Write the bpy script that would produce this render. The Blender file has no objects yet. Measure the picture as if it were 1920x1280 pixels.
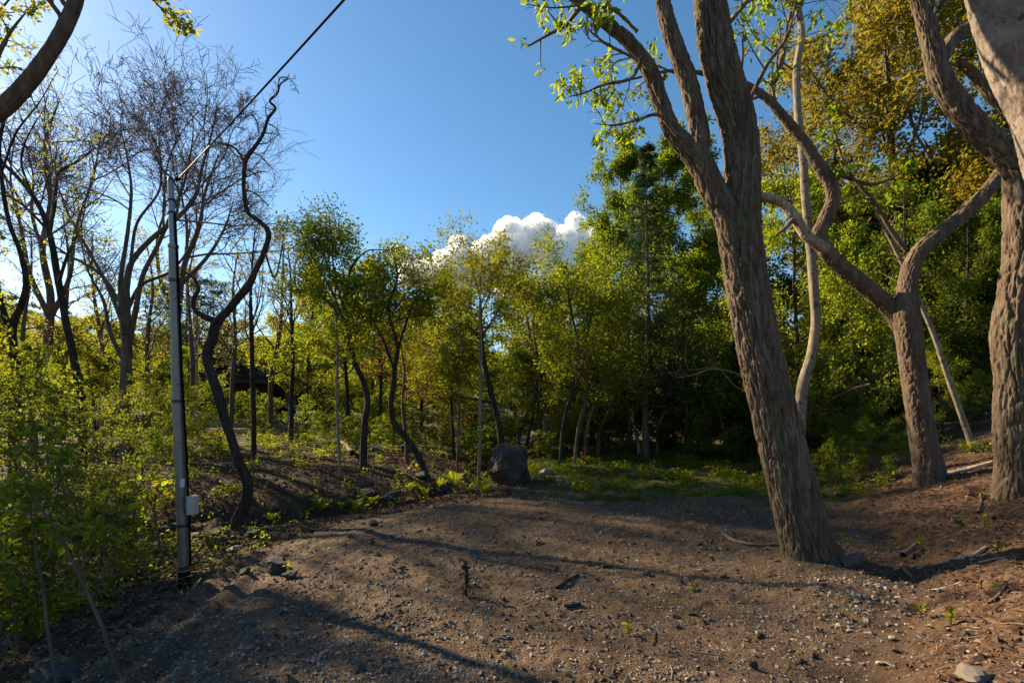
import bpy, math
import numpy as np
from mathutils import Vector, Matrix

# ------------------------------------------------------------------ camera, sky, sun, exposure
SC = bpy.context.scene
F, CX, HY, CAMZ = 1000.0, 960.0, 760.0, 1.7          # focal length in 1920-px units, principal column, horizon row, eye height
cam = bpy.data.cameras.new('camera'); camo = bpy.data.objects.new('camera', cam); SC.collection.objects.link(camo)
camo.location = (0, 0, CAMZ); camo.rotation_euler = (math.pi/2, 0, 0)
cam.sensor_width = 36.0; cam.lens = 36.0*F/1920.0; cam.shift_y = (HY-640.0)/1920.0
cam.clip_start = 0.05; cam.clip_end = 20000
SC.camera = camo
SUN_EL, SUN_AZ = math.radians(29.0), math.atan2(-0.84, 0.54)   # azimuth measured from +Y towards +X
SUN_DIR = Vector((math.sin(SUN_AZ)*math.cos(SUN_EL), math.cos(SUN_AZ)*math.cos(SUN_EL), math.sin(SUN_EL)))
W = bpy.data.worlds.new('World'); SC.world = W; W.use_nodes = True
wn = W.node_tree.nodes; wl = W.node_tree.links
sky = wn.new('ShaderNodeTexSky'); sky.sky_type = 'NISHITA'; sky.sun_disc = False
sky.sun_elevation = SUN_EL; sky.sun_rotation = SUN_AZ
sky.altitude = 300; sky.air_density = 1.0; sky.dust_density = 0.45; sky.ozone_density = 3.5
wn['Background'].inputs['Strength'].default_value = 0.068
hsv = wn.new('ShaderNodeHueSaturation'); hsv.inputs['Saturation'].default_value = 1.14; hsv.inputs['Hue'].default_value = 0.492
wl.new(sky.outputs[0], hsv.inputs['Color']); wl.new(hsv.outputs[0], wn['Background'].inputs['Color'])
sl = bpy.data.lights.new('sun', 'SUN'); sl.energy = 5.0; sl.angle = math.radians(0.9); sl.color = (1.0, 0.80, 0.52)
so = bpy.data.objects.new('sun', sl); SC.collection.objects.link(so)
so.rotation_euler = (-SUN_DIR).to_track_quat('-Z', 'Y').to_euler()
SC.view_settings.view_transform = 'Standard'; SC.view_settings.look = 'None'
SC.view_settings.exposure = 1.38; SC.view_settings.gamma = 1.0
SC.render.engine = 'CYCLES'
cy = SC.cycles
cy.max_bounces = 8; cy.diffuse_bounces = 4; cy.glossy_bounces = 2; cy.transmission_bounces = 4; cy.transparent_max_bounces = 4
cy.sample_clamp_indirect = 3.0; cy.volume_bounces = 6
cy.use_denoising = True
try:
    cy.denoiser = 'OPENIMAGEDENOISE'; cy.denoising_input_passes = 'RGB_ALBEDO_NORMAL'; cy.denoising_prefilter = 'ACCURATE'
except Exception: pass

# ------------------------------------------------------------------ numeric helpers
_pr = np.random.default_rng(11)
_PERM = np.concatenate([_pr.permutation(256)]*3)
_GR = _pr.normal(size=(256, 3)); _GR /= np.linalg.norm(_GR, axis=1)[:, None]
def pnoise(p):
    p = np.asarray(p, float); i = np.floor(p).astype(int); f = p-i; i &= 255
    u = f*f*f*(f*(f*6-15)+10); out = np.zeros(len(p))
    for dx in (0, 1):
        wx = u[:, 0] if dx else 1-u[:, 0]
        a = _PERM[(i[:, 0]+dx) & 255]
        for dy in (0, 1):
            wy = u[:, 1] if dy else 1-u[:, 1]
            b = _PERM[a+((i[:, 1]+dy) & 255)]
            for dz in (0, 1):
                wz = u[:, 2] if dz else 1-u[:, 2]
                g = _GR[_PERM[b+((i[:, 2]+dz) & 255)]]
                out += wx*wy*wz*(g[:, 0]*(f[:, 0]-dx)+g[:, 1]*(f[:, 1]-dy)+g[:, 2]*(f[:, 2]-dz))
    return out*1.6
def fbm(p, o=4, g=0.5):
    s = 0; a = 1; t = 0; p = np.asarray(p, float)
    for k in range(o): s = s+a*pnoise(p+k*17.3); t += a; a *= g; p = p*2.03
    return s/t
def n2(x, y, s, o=3, z=0.0):
    x = np.asarray(x, float); sh = x.shape
    return fbm(np.stack([x.ravel()/s, np.asarray(y, float).ravel()/s, np.full(x.size, z)], 1), o).reshape(sh)
def sst(a, b, x):
    t = np.clip((x-a)/(b-a), 0, 1); return t*t*(3-2*t)
def unit(v): return v/np.maximum(np.linalg.norm(v, axis=-1, keepdims=True), 1e-9)
def at(px, py, D): return np.array([(px-CX)/F*D, D, CAMZ+(HY-py)/F*D])

# ------------------------------------------------------------------ terrain
EY = [-40, 0, 3, 5.9, 7.1, 8.7, 9.7, 10.6, 12, 14, 400]; EX = [-1.6, -1.6, -1.95, -2.35, -2.2, -1.6, -0.3, -0.5, -0.6, -0.2, 0]
BY = [-40, 0, 2, 3, 5, 6, 7.5, 9, 12, 20, 60, 400]; BX = [0.8, 0.8, 1.2, 1.75, 3.5, 4.1, 4.7, 5.2, 6.2, 9, 20, 120]
DITCH = np.array([(-60, -10), (-12, 6.0), (-8, 8.0), (-5.6, 9.9), (-3.6, 11.2), (-1.7, 12.2), (-0.9, 14.0), (-0.3, 18), (4, 60), (6, 400)], float)
def ditch_sd(x, y):
    best = np.full(x.shape, 1e9); sg = np.ones(x.shape)
    for a, b in zip(DITCH[:-1], DITCH[1:]):
        ab = b-a; t = np.clip(((x-a[0])*ab[0]+(y-a[1])*ab[1])/(ab@ab), 0, 1)
        d = np.hypot(x-a[0]-t*ab[0], y-a[1]-t*ab[1]); s = np.sign(ab[0]*(y-a[1])-ab[1]*(x-a[0]))
        m = d < best; best = np.where(m, d, best); sg = np.where(m, s, sg)
    return best*np.where(sg == 0, 1, sg)
def hbase(x, y):
    x = np.asarray(x, float); y = np.asarray(y, float)
    d = np.interp(y, EY, EX)-x
    s = ditch_sd(x, y)
    near = -0.34*sst(-0.4, 2.3, d)-0.10*sst(1.6, 4, d)
    far = -0.34+0.42*sst(0, 3.2, s)+0.030*np.clip(s-3, 0, 30)+0.02*np.clip(s-33, 0, 300)
    w = sst(-0.5, 0.6, s); z = near*(1-w)+far*w
    z = z-0.34*np.exp(-(s/0.65)**2)*sst(40, 20, np.hypot(x, y))
    t = x-np.interp(y, BY, BX)
    z = z+0.30*np.clip(t, 0, 4)*sst(0, 0.7, t)+0.14*np.clip(t-4, 0, 40)+0.03*np.clip(t-44, 0, 300)
    z = z+0.20*np.exp(-((x-3.3)/0.95)**2-((y-8.7)/0.45)**2)+0.14*np.exp(-((x-4.9)/0.7)**2-((y-8.9)/0.4)**2)
    z = z+0.10*np.exp(-((x-3.2)/0.6)**2-((y-5.7)/0.5)**2)+0.10*np.exp(-((x-3.0)/0.55)**2-((y-4.7)/0.45)**2)
    z = z+0.16*np.clip(np.hypot(x, y)-62, 0, 110)*sst(0, 20, y)
    far_on = sst(7.6, 6.2, y)
    z = z+0.02*np.exp(-((d+0.10)/0.22)**2)*sst(10, 8, y)*sst(1.5, 2.5, y)
    dn = d; d = d+0.05*n2(x, y, 1.1, 2, 41.0)
    z = z+far_on*sst(1, 2, y)*np.clip(0.85+0.6*n2(x, y, 1.6, 2, 43.0), 0.4, 1.1)*0.6*(-0.075*np.exp(-((d-0.30)/0.09)**2)+0.055*np.exp(-((d-0.47)/0.07)**2)-0.07*np.exp(-((d-0.66)/0.08)**2)+0.06*np.exp(-((d-0.86)/0.08)**2)-0.05*np.exp(-((d-1.05)/0.1)**2))
    d = dn
    z = z-0.025*np.exp(-((d+0.75)/0.16)**2)*sst(9, 7, y)
    return z
def masks(x, y):
    d = np.interp(y, EY, EX)-x; t = x-np.interp(y, BY, BX)
    wob = n2(x, y, 0.7, 3, 3.1)*0.5
    yf = np.interp(x, [-3, -0.3, 1, 2.4, 3.3, 6], [9.4, 9.9, 9.6, 9.0, 8.8, 8.7])
    lot = sst(1.25, 0.75, d+wob*0.5)*sst(0.5, -0.3, t+wob)*sst(0.35, -0.35, y-yf+wob)
    lot = np.maximum(lot, 0.85*np.exp(-((x-3.4)/1.2)**2-((y-8.7)/0.55)**2))
    g = sst(-0.6, 0.8, y-yf+wob*1.5)*sst(0.3, 1.4, x+0.2*y-1.5)*sst(1.9, 0.2, t+wob*2)*(1-lot)
    g = np.maximum(g, 0.55*sst(0.05, 0.35, n2(x, y, 1.7, 3, 9.0))*sst(0.3, 2.0, ditch_sd(x, y)))
    g = np.maximum(g, sst(18, 24, np.hypot(x, y))*0.9)
    lit = sst(0.0, 1.0, t+wob)*(1-lot)
    return lot, lit, g
def height(x, y):
    x = np.asarray(x, float); y = np.asarray(y, float)
    lot, lit, g = masks(x, y); r = np.hypot(x, y)
    rough = 1-0.62*lot-0.3*np.exp(-((np.interp(y, EY, EX)-x-0.6)/0.5)**2)*sst(8, 6, y); md = np.exp(-((x-3.6)/1.7)**2-((y-8.75)/0.6)**2)
    return (hbase(x, y)+rough*0.05*n2(x, y, 0.9, 3, 1.0)+rough*0.055*n2(x, y, 0.28, 3, 2.0)*sst(40, 12, r)
            +0.017*n2(x, y, 0.085, 3, 4.0)*sst(22, 8, r)*(0.7+0.9*rough)+md*0.09*n2(x, y, 0.2, 3, 14.0)
            +0.06*np.clip(n2(x, y, 0.15, 2, 6.0)-0.2, 0, 1)*sst(18, 7, r))
def hz(x, y): return float(height(np.array([x]), np.array([y]))[0])
def G(px, py):
    """ground point under a pixel of the photograph"""
    D = np.linspace(1.5, 60, 3000); x = (px-CX)/F*D; zr = CAMZ+(HY-py)/F*D
    k = np.argmax(zr <= hbase(x, D)); D0 = D[k] if zr[k] <= hbase(x[k:k+1], D[k:k+1])[0] else 60.0
    X = (px-CX)/F*D0; return np.array([X, D0, hz(X, D0)])

# ------------------------------------------------------------------ object helpers
COL = SC.collection
def tag(o, label=None, cat=None, group=None, kind=None):
    if label: o['label'] = label
    if cat: o['category'] = cat
    if group: o['group'] = group
    if kind: o['kind'] = kind
    return o
def empty(name, loc, label=None, cat=None, group=None):
    o = bpy.data.objects.new(name, None); o.empty_display_size = 0.1; COL.objects.link(o)
    o.location = [float(c) for c in loc]; return tag(o, label, cat, group)
def mesh(name, V, faces, mat, smooth=False, attr=None):
    me = bpy.data.meshes.new(name); V = np.ascontiguousarray(V, np.float32).reshape(-1, 3)
    faces = [np.asarray(f, np.int32) for f in faces if len(f)]
    me.vertices.add(len(V)); me.vertices.foreach_set('co', V.ravel())
    li = np.concatenate([f.ravel() for f in faces]); tot = np.concatenate([np.full(len(f), f.shape[1], np.int32) for f in faces])
    st = np.concatenate([[0], np.cumsum(tot)[:-1]]).astype(np.int32)
    me.loops.add(len(li)); me.loops.foreach_set('vertex_index', li)
    me.polygons.add(len(tot)); me.polygons.foreach_set('loop_start', st); me.polygons.foreach_set('loop_total', tot)
    me.polygons.foreach_set('use_smooth', np.full(len(tot), smooth))
    if attr is not None:
        a = me.color_attributes.new('mask', 'FLOAT_COLOR', 'POINT'); a.data.foreach_set('color', np.ascontiguousarray(attr, np.float32).ravel())
    me.update(calc_edges=True); me.materials.append(mat); return me
def put(name, me, parent=None, loc=(0, 0, 0)):
    o = bpy.data.objects.new(name, me); COL.objects.link(o); o.location = [float(c) for c in loc]
    if parent: o.parent = parent
    return o
def mobj(name, V, faces, mat, parent=None, smooth=False, kind=None, attr=None):
    """mesh object from world coordinates; the origin moves to the parent's base"""
    V = np.asarray(V, float).reshape(-1, 3)
    if parent is not None: V = V-np.array(parent.location)
    o = put(name, mesh(name, V, faces, mat, smooth, attr), parent)
    if kind: o['kind'] = kind
    return o
def copy_tree(o, parent=None):
    c = o.copy(); COL.objects.link(c)
    if parent: c.parent = parent
    for ch in [k for k in o.children]: copy_tree(ch, c)
    return c

# ------------------------------------------------------------------ shape helpers
def resample(P, R, M):
    """smooth (Catmull-Rom) resampling of a polyline with radii to M points"""
    P = np.asarray(P, float); R = np.asarray(R, float); n = len(P)
    s = np.concatenate([[0], np.cumsum(np.linalg.norm(np.diff(P, axis=0), axis=1))])
    if n < 3:
        q = np.linspace(0, s[-1], M); return np.stack([np.interp(q, s, P[:, k]) for k in range(3)], 1), np.interp(q, s, R)
    T = np.gradient(P, s, axis=0); q = np.linspace(0, s[-1], M); k = np.clip(np.searchsorted(s, q, 'right')-1, 0, n-2)
    h = (s[k+1]-s[k])[:, None]; t = ((q-s[k])[:, None])/h
    out = (2*t**3-3*t**2+1)*P[k]+(t**3-2*t**2+t)*h*T[k]+(-2*t**3+3*t**2)*P[k+1]+(t**3-t**2)*h*T[k+1]
    return out, np.interp(q, s, R)
def frames(P):
    """P (N,M,3) -> tangent and two perpendiculars, parallel transported"""
    T = unit(np.gradient(P, axis=1)); ref = np.where(np.abs(T[:, 0, 2:3]) > 0.85, np.array([[1., 0, 0]]), np.array([[0, 0, 1.]]))
    U = np.zeros_like(P); u = unit(np.cross(T[:, 0], ref)); U[:, 0] = u
    for k in range(1, P.shape[1]):
        u = unit(u-T[:, k]*np.sum(u*T[:, k], -1, keepdims=True)); U[:, k] = u
    return T, U, np.cross(T, U)
def tubes(P, R, S):
    N, M, _ = P.shape; T, U, B = frames(P); a = np.arange(S)*2*np.pi/S
    V = P[:, :, None, :]+R[:, :, None, None]*(U[:, :, None, :]*np.cos(a)[:, None]+B[:, :, None, :]*np.sin(a)[:, None])
    idx = np.arange(N*M*S).reshape(N, M, S); nx = np.roll(idx, -1, 2)
    Fq = np.stack([idx[:, :-1], nx[:, :-1], nx[:, 1:], idx[:, 1:]], -1).reshape(-1, 4)
    return V.reshape(-1, 3), Fq
def bark_tube(P, R, step, seed=0, depth=0.02, spacing=0.055, stretch=5.0, lumps=0.04, flare=0.0, cap=True):
    """one limb with furrowed bark as real relief"""
    P = np.asarray(P, float); L = np.sum(np.linalg.norm(np.diff(P, axis=0), axis=1))
    M = max(6, int(L/(step*1.6))); S = int(max(10, 2*np.pi*np.max(R)/step)); S = min(S, 300); M = min(M, 620)
    Q, r = resample(P, R, M); T, U, B = [q[0] for q in frames(Q[None])]
    a = np.arange(S)*2*np.pi/S; v = np.linspace(0, L, M)
    A, Vv = np.meshgrid(a, v); rm = float(np.mean(r)); k = rm/spacing
    p = np.stack([np.cos(A)*k, np.sin(A)*k, Vv/(spacing*stretch)], -1).reshape(-1, 3)+seed*13.7
    wp = p+0.35*np.stack([pnoise(p*1.3+5), pnoise(p*1.3+9), np.zeros(len(p))], 1)
    n1 = np.abs(pnoise(wp)); nb = np.abs(pnoise(wp*np.array([2.1, 2.1, 1.1])+31)); nc = np.abs(pnoise(wp*np.array([4.3, 4.3, 1.6])+57))
    rel = 0.95*np.clip(n1*3.6, 0, 1)**0.7+0.45*np.clip(nb*3.2, 0, 1)**0.7+0.22*np.clip(nc*3, 0, 1)-1.1
    cut = pnoise(np.stack([np.cos(A)*k*0.9, np.sin(A)*k*0.9, Vv/(spacing*1.1)], -1).reshape(-1, 3)+seed*3.1); rel = rel-(0.16 if stretch > 6 else 0.35)*np.exp(-(cut/0.07)**2)
    lum = fbm(np.stack([np.cos(A)*1.1, np.sin(A)*1.1, Vv/(6*rm+.2)], -1).reshape(-1, 3)+seed, 2)
    rr = np.repeat(r, S)*(1+lumps*2.2*lum)+depth*rel*np.minimum(1, np.repeat(r, S)/rm*1.1)
    if flare: 
        fl = np.exp(-Vv.ravel()/0.22); rr = rr*(1+flare*fl*(0.55+0.75*np.maximum(0, np.sin(A.ravel()*5+seed)+0.3*np.sin(A.ravel()*3))))
    V = Q[:, None, :]+rr.reshape(M, S)[:, :, None]*(U[:, None, :]*np.cos(a)[None, :, None]+B[:, None, :]*np.sin(a)[None, :, None])
    idx = np.arange(M*S).reshape(M, S); nx = np.roll(idx, -1, 1)
    Fq = np.stack([idx[:-1], nx[:-1], nx[1:], idx[1:]], -1).reshape(-1, 4)
    V = V.reshape(-1, 3)
    Ft = np.stack([idx[-1], nx[-1], np.full(S, M*S)], -1); V = np.vstack([V, Q[-1]+T[-1]*r[-1]*0.4])
    return V, Fq, Ft
class MB:
    """collects shapes into one mesh"""
    def __init__(s): s.v = []; s.f = []; s.n = 0
    def add(s, V, *Fs):
        s.v.append(np.asarray(V, float).reshape(-1, 3))
        for f in Fs: s.f.append(np.asarray(f, int)+s.n)
        s.n += len(s.v[-1]); return s
    def box(s, c, d, rz=0.0, bev=0.0, taper=1.0):
        x, y, z = np.array(d)/2.0; b = min(bev, x*.9, y*.9)
        ring = [(-x+b, -y), (x-b, -y), (x, -y+b), (x, y-b), (x-b, y), (-x+b, y), (-x, y-b), (-x, -y+b)] if b > 0 else [(-x, -y), (x, -y), (x, y), (-x, y)]
        n = len(ring); V = [(p[0], p[1], -z) for p in ring]+[(p[0]*taper, p[1]*taper, z) for p in ring]
        V = np.array(V); cs, sn = math.cos(rz), math.sin(rz)
        V = np.stack([V[:, 0]*cs-V[:, 1]*sn, V[:, 0]*sn+V[:, 1]*cs, V[:, 2]], 1)+np.array(c)
        i = np.arange(n); j = (i+1) % n
        return s.add(V, np.stack([i, j, j+n, i+n], 1), [list(range(n))[::-1]], [list(range(n, 2*n))])
    def tube(s, P, R, S=12, caps=True):
        P = np.asarray(P, float); R = np.broadcast_to(np.asarray(R, float), (len(P),)); V, Fq = tubes(P[None], R[None], S)
        m = len(V); fs = [Fq]
        if caps: V = np.vstack([V, V[:S], V[m-S:]]); fs += [[list(range(m, m+S))[::-1]], [list(range(m+S, m+2*S))]]
        return s.add(V, *fs)
    def groups(s):
        d = {}
        for f in s.f: d.setdefault(f.shape[1], []).append(f)
        return [np.concatenate(x) for x in d.values()]
    def build(s, name, mat, parent=None, smooth=False, kind=None):
        return mobj(name, np.concatenate(s.v), s.groups(), mat, parent, smooth, kind)
def leaves(pos, d, n, L, Wd, shape='rhomb', fold=0.18, droop=0.15):
    N = len(pos); d = unit(d); b = unit(np.cross(n, d)); n = np.cross(d, b)
    L = np.broadcast_to(L, (N,))[:, None]; Wd = np.broadcast_to(Wd, (N,))[:, None]
    def pt(u, w, hgt): return pos+d*(u*L)+b*(w*Wd)+n*(hgt*Wd)-n*(droop*u*u*L)
    if shape == 'rhomb':
        V = np.stack([pt(0, 0, 0), pt(.48, -.5, fold), pt(1, 0, 0), pt(.48, .5, fold)], 1); i = np.arange(N)[:, None]*4
        return V.reshape(-1, 3), np.concatenate([i+np.array([0, 1, 2]), i+np.array([0, 2, 3])])
    V = np.stack([pt(0, 0, 0), pt(.25, -.40, fold), pt(.6, -.46, fold), pt(1, 0, 0), pt(.6, .46, fold), pt(.25, .40, fold)], 1); i = np.arange(N)[:, None]*6
    return V.reshape(-1, 3), np.concatenate([i+np.array([0, 1, 2, 3]), i+np.array([0, 3, 4, 5])])
def grow(P, R, k, lr, ang, M, wander, up, rg, t0=0.25, t1=1.0, rr=0.55, lens=None, lmin=0.0, flat=0.0, tipfac=0.5):
    """k children along each parent polyline"""
    N, m, _ = P.shape; Lp = np.sum(np.linalg.norm(np.diff(P, axis=1), axis=2), 1)
    t = t0+(t1-t0)*((np.arange(k)[None]+rg.random((N, k)))/k); q = t*(m-1); i = np.clip(q.astype(int), 0, m-2); f = (q-i)
    I = np.arange(N)[:, None]; p0 = P[I, i]*(1-f[..., None])+P[I, i+1]*f[..., None]; r0 = R[I, i]*(1-f)+R[I, i+1]*f
    tg = unit(P[I, i+1]-P[I, i]); rv = rg.normal(size=tg.shape); rv[..., 2] *= (1-flat)
    pe = unit(rv-tg*np.sum(rv*tg, -1, keepdims=True)); a = np.radians(ang)*(0.7+0.6*rg.random((N, k)))[..., None]
    d = unit(tg*np.cos(a)+pe*np.sin(a)); L = (Lp[:, None] if lens is None else lens)*lr*(1-tipfac*t)*(0.65+0.7*rg.random((N, k)))
    L = np.maximum(L, lmin)
    d = d.reshape(-1, 3); L = L.reshape(-1); p = p0.reshape(-1, 3); C = np.zeros((len(p), M, 3)); C[:, 0] = p
    for j in range(1, M):
        d = d+wander*rg.normal(size=d.shape); d[:, 2] += up; d = unit(d); p = p+d*(L/(M-1))[:, None]; C[:, j] = p
    Rc = (rr*r0.reshape(-1))[:, None]*np.linspace(1, 0.35, M)[None]
    return C, Rc
def along(P, n, rg, t0=0.2):
    """n random points with tangents on each polyline"""
    N, m, _ = P.shape; q = (t0+(1-t0)*rg.random((N, n)))*(m-1); i = np.clip(q.astype(int), 0, m-2); f = (q-i)[..., None]; I = np.arange(N)[:, None]
    return (P[I, i]*(1-f)+P[I, i+1]*f).reshape(-1, 3), unit(P[I, i+1]-P[I, i]).reshape(-1, 3)

# ------------------------------------------------------------------ materials
def newmat(name):
    m = bpy.data.materials.new(name); m.use_nodes = True; nt = m.node_tree; nt.nodes.clear()
    out = nt.nodes.new('ShaderNodeOutputMaterial'); return m, nt.nodes, nt.links, out
def ramp(nd, stops):
    r = nd.new('ShaderNodeValToRGB'); e = r.color_ramp.elements
    while len(e) < len(stops): e.new(0.5)
    for k, (p, c) in enumerate(stops): e[k].position = p; e[k].color = (*c, 1)
    return r
def leafmat(name, cols, trans=0.5, tint=(1.35, 1.25, 0.7), rough=0.6, spec=0.15):
    m, nd, lk, out = newmat(name)
    g = nd.new('ShaderNodeNewGeometry'); rp = ramp(nd, [(k/(len(cols)-1), c) for k, c in enumerate(cols)])
    lk.new(g.outputs['Random Per Island'], rp.inputs[0])
    oi = nd.new('ShaderNodeObjectInfo'); hs = nd.new('ShaderNodeHueSaturation')
    mr = nd.new('ShaderNodeMapRange'); mr.inputs['To Min'].default_value = 0.75; mr.inputs['To Max'].default_value = 1.2
    lk.new(oi.outputs['Random'], mr.inputs['Value']); lk.new(mr.outputs[0], hs.inputs['Value']); lk.new(rp.outputs[0], hs.inputs['Color'])
    p = nd.new('ShaderNodeBsdfPrincipled'); p.inputs['Roughness'].default_value = rough; p.inputs['Specular IOR Level'].default_value = spec
    t = nd.new('ShaderNodeBsdfTranslucent'); mx = nd.new('ShaderNodeMixShader'); mx.inputs[0].default_value = trans
    mul = nd.new('ShaderNodeMix'); mul.data_type = 'RGBA'; mul.blend_type = 'MULTIPLY'; mul.inputs[0].default_value = 1
    mul.inputs[7].default_value = (*[c*1.85 for c in tint], 1)
    lk.new(hs.outputs[0], p.inputs['Base Color']); lk.new(hs.outputs[0], mul.inputs[6]); lk.new(mul.outputs[2], t.inputs[0])
    lk.new(p.outputs[0], mx.inputs[1]); lk.new(t.outputs[0], mx.inputs[2]); lk.new(mx.outputs[0], out.inputs[0]); return m
def barkmat(name, c1, c2, c3, scale=9.0, stretch=0.22, bump=0.5, dist=0.012, spots=None):
    m, nd, lk, out = newmat(name); tc = nd.new('ShaderNodeTexCoord'); mp = nd.new('ShaderNodeMapping'); mp.inputs['Scale'].default_value = (1, 1, stretch)
    lk.new(tc.outputs['Object'], mp.inputs[0])
    n = nd.new('ShaderNodeTexNoise'); n.inputs['Scale'].default_value = scale; n.inputs['Detail'].default_value = 7; n.inputs['Roughness'].default_value = 0.65
    lk.new(mp.outputs[0], n.inputs[0]); r = ramp(nd, [(0.28, c1), (0.5, c2), (0.72, c3)]); lk.new(n.outputs[0], r.inputs[0])
    nb = nd.new('ShaderNodeTexNoise'); nb.inputs['Scale'].default_value = scale*7; nb.inputs['Detail'].default_value = 5; lk.new(mp.outputs[0], nb.inputs[0])
    b = nd.new('ShaderNodeBump'); b.inputs['Strength'].default_value = bump; b.inputs['Distance'].default_value = dist; lk.new(nb.outputs[0], b.inputs['Height'])
    p = nd.new('ShaderNodeBsdfPrincipled'); p.inputs['Roughness'].default_value = 0.9; p.inputs['Specular IOR Level'].default_value = 0.15
    col = r.outputs[0]
    if spots:
        ns = nd.new('ShaderNodeTexNoise'); ns.inputs['Scale'].default_value = spots[1]; ns.inputs['Detail'].default_value = 4; lk.new(tc.outputs['Object'], ns.inputs[0])
        rs = ramp(nd, [(spots[2], (0, 0, 0)), (spots[2]+0.06, (1, 1, 1))]); lk.new(ns.outputs[0], rs.inputs[0])
        mx = nd.new('ShaderNodeMix'); mx.data_type = 'RGBA'; lk.new(rs.outputs[0], mx.inputs[0]); lk.new(col, mx.inputs[6]); mx.inputs[7].default_value = (*spots[0], 1); col = mx.outputs[2]
    lk.new(col, p.inputs['Base Color']); lk.new(b.outputs[0], p.inputs['Normal']); lk.new(p.outputs[0], out.inputs[0]); return m
def plain(name, col, rough=0.6, metal=0.0, var=0.15, scale=6.0, bump=0.0, bscale=40, spec=0.4):
    m, nd, lk, out = newmat(name); tc = nd.new('ShaderNodeTexCoord'); n = nd.new('ShaderNodeTexNoise'); n.inputs['Scale'].default_value = scale; n.inputs['Detail'].default_value = 6
    lk.new(tc.outputs['Object'], n.inputs[0]); c = np.array(col)
    r = ramp(nd, [(0.3, tuple(c*(1-var))), (0.7, tuple(np.minimum(1, c*(1+var))))]); lk.new(n.outputs[0], r.inputs[0])
    p = nd.new('ShaderNodeBsdfPrincipled'); p.inputs['Roughness'].default_value = rough; p.inputs['Metallic'].default_value = metal; p.inputs['Specular IOR Level'].default_value = spec
    lk.new(r.outputs[0], p.inputs['Base Color'])
    if bump:
        nb = nd.new('ShaderNodeTexNoise'); nb.inputs['Scale'].default_value = bscale; nb.inputs['Detail'].default_value = 5; lk.new(tc.outputs['Object'], nb.inputs[0])
        b = nd.new('ShaderNodeBump'); b.inputs['Strength'].default_value = bump; b.inputs['Distance'].default_value = 0.02; lk.new(nb.outputs[0], b.inputs['Height']); lk.new(b.outputs[0], p.inputs['Normal'])
    lk.new(p.outputs[0], out.inputs[0]); return m
def islandmat(name, cols, rough=0.85, bump=0.3, trans=0.0):
    m, nd, lk, out = newmat(name); g = nd.new('ShaderNodeNewGeometry'); oi = nd.new('ShaderNodeObjectInfo'); ad = nd.new('ShaderNodeMath'); ad.operation = 'ADD'
    fr = nd.new('ShaderNodeMath'); fr.operation = 'FRACT'
    lk.new(g.outputs['Random Per Island'], ad.inputs[0]); lk.new(oi.outputs['Random'], ad.inputs[1]); lk.new(ad.outputs[0], fr.inputs[0])
    r = ramp(nd, [(k/(len(cols)-1), c) for k, c in enumerate(cols)]); lk.new(fr.outputs[0], r.inputs[0])
    tc = nd.new('ShaderNodeTexCoord'); nb = nd.new('ShaderNodeTexNoise'); nb.inputs['Scale'].default_value = 60; nb.inputs['Detail'].default_value = 5; lk.new(tc.outputs['Object'], nb.inputs[0])
    b = nd.new('ShaderNodeBump'); b.inputs['Strength'].default_value = bump; b.inputs['Distance'].default_value = 0.01; lk.new(nb.outputs[0], b.inputs['Height'])
    mx = nd.new('ShaderNodeMix'); mx.data_type = 'RGBA'; mx.blend_type = 'MULTIPLY'; mx.inputs[0].default_value = 0.5; lk.new(r.outputs[0], mx.inputs[6])
    r2 = ramp(nd, [(0.3, (0.5, 0.5, 0.5)), (0.7, (1, 1, 1))]); lk.new(nb.outputs[0], r2.inputs[0]); lk.new(r2.outputs[0], mx.inputs[7])
    p = nd.new('ShaderNodeBsdfPrincipled'); p.inputs['Roughness'].default_value = rough; p.inputs['Specular IOR Level'].default_value = 0.2
    lk.new(mx.outputs[2], p.inputs['Base Color']); lk.new(b.outputs[0], p.inputs['Normal']); lk.new(p.outputs[0], out.inputs[0]); return m

M_WALNUT = barkmat('furrowed_bark', (0.045, 0.031, 0.021), (0.125, 0.092, 0.064), (0.235, 0.182, 0.134), 20, 0.10, 0.6, 0.01, spots=((0.10, 0.105, 0.05), 3.5, 0.62))
M_BROWN = barkmat('brown_bark', (0.06, 0.042, 0.030), (0.125, 0.088, 0.062), (0.20, 0.150, 0.110), 12, 0.2, 0.5)
M_DARK = barkmat('dark_bark', (0.022, 0.016, 0.014), (0.045, 0.033, 0.028), (0.085, 0.065, 0.052), 12, 0.3, 0.5)
M_PALE = barkmat('pale_bark', (0.13, 0.105, 0.075), (0.22, 0.18, 0.13), (0.32, 0.27, 0.20), 14, 0.6, 0.3, spots=((0.10, 0.085, 0.06), 9, 0.60))
M_SMOOTH = barkmat('smooth_grey_bark', (0.12, 0.09, 0.075), (0.23, 0.185, 0.155), (0.36, 0.305, 0.26), 5, 0.7, 0.5, 0.02, spots=((0.10, 0.07, 0.055), 12, 0.58))
M_BIRCH = barkmat('birch_bark', (0.35, 0.32, 0.28), (0.52, 0.49, 0.44), (0.62, 0.60, 0.56), 8, 1.0, 0.2, spots=((0.06, 0.05, 0.045), 7, 0.56))
M_TWIG = plain('twig_bark', (0.135, 0.090, 0.075), 0.9, var=0.4, scale=3)
M_TWIGB = plain('brown_twig_bark', (0.10, 0.068, 0.050), 0.9, var=0.35, scale=3)
L_SPRING = leafmat('spring_leaf', [(0.130, 0.150, 0.010), (0.165, 0.180, 0.013), (0.200, 0.190, 0.018), (0.105, 0.145, 0.010)], 0.55)
L_GREEN = leafmat('green_leaf', [(0.090, 0.132, 0.009), (0.122, 0.158, 0.011), (0.155, 0.176, 0.013), (0.100, 0.142, 0.010)], 0.6)
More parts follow.
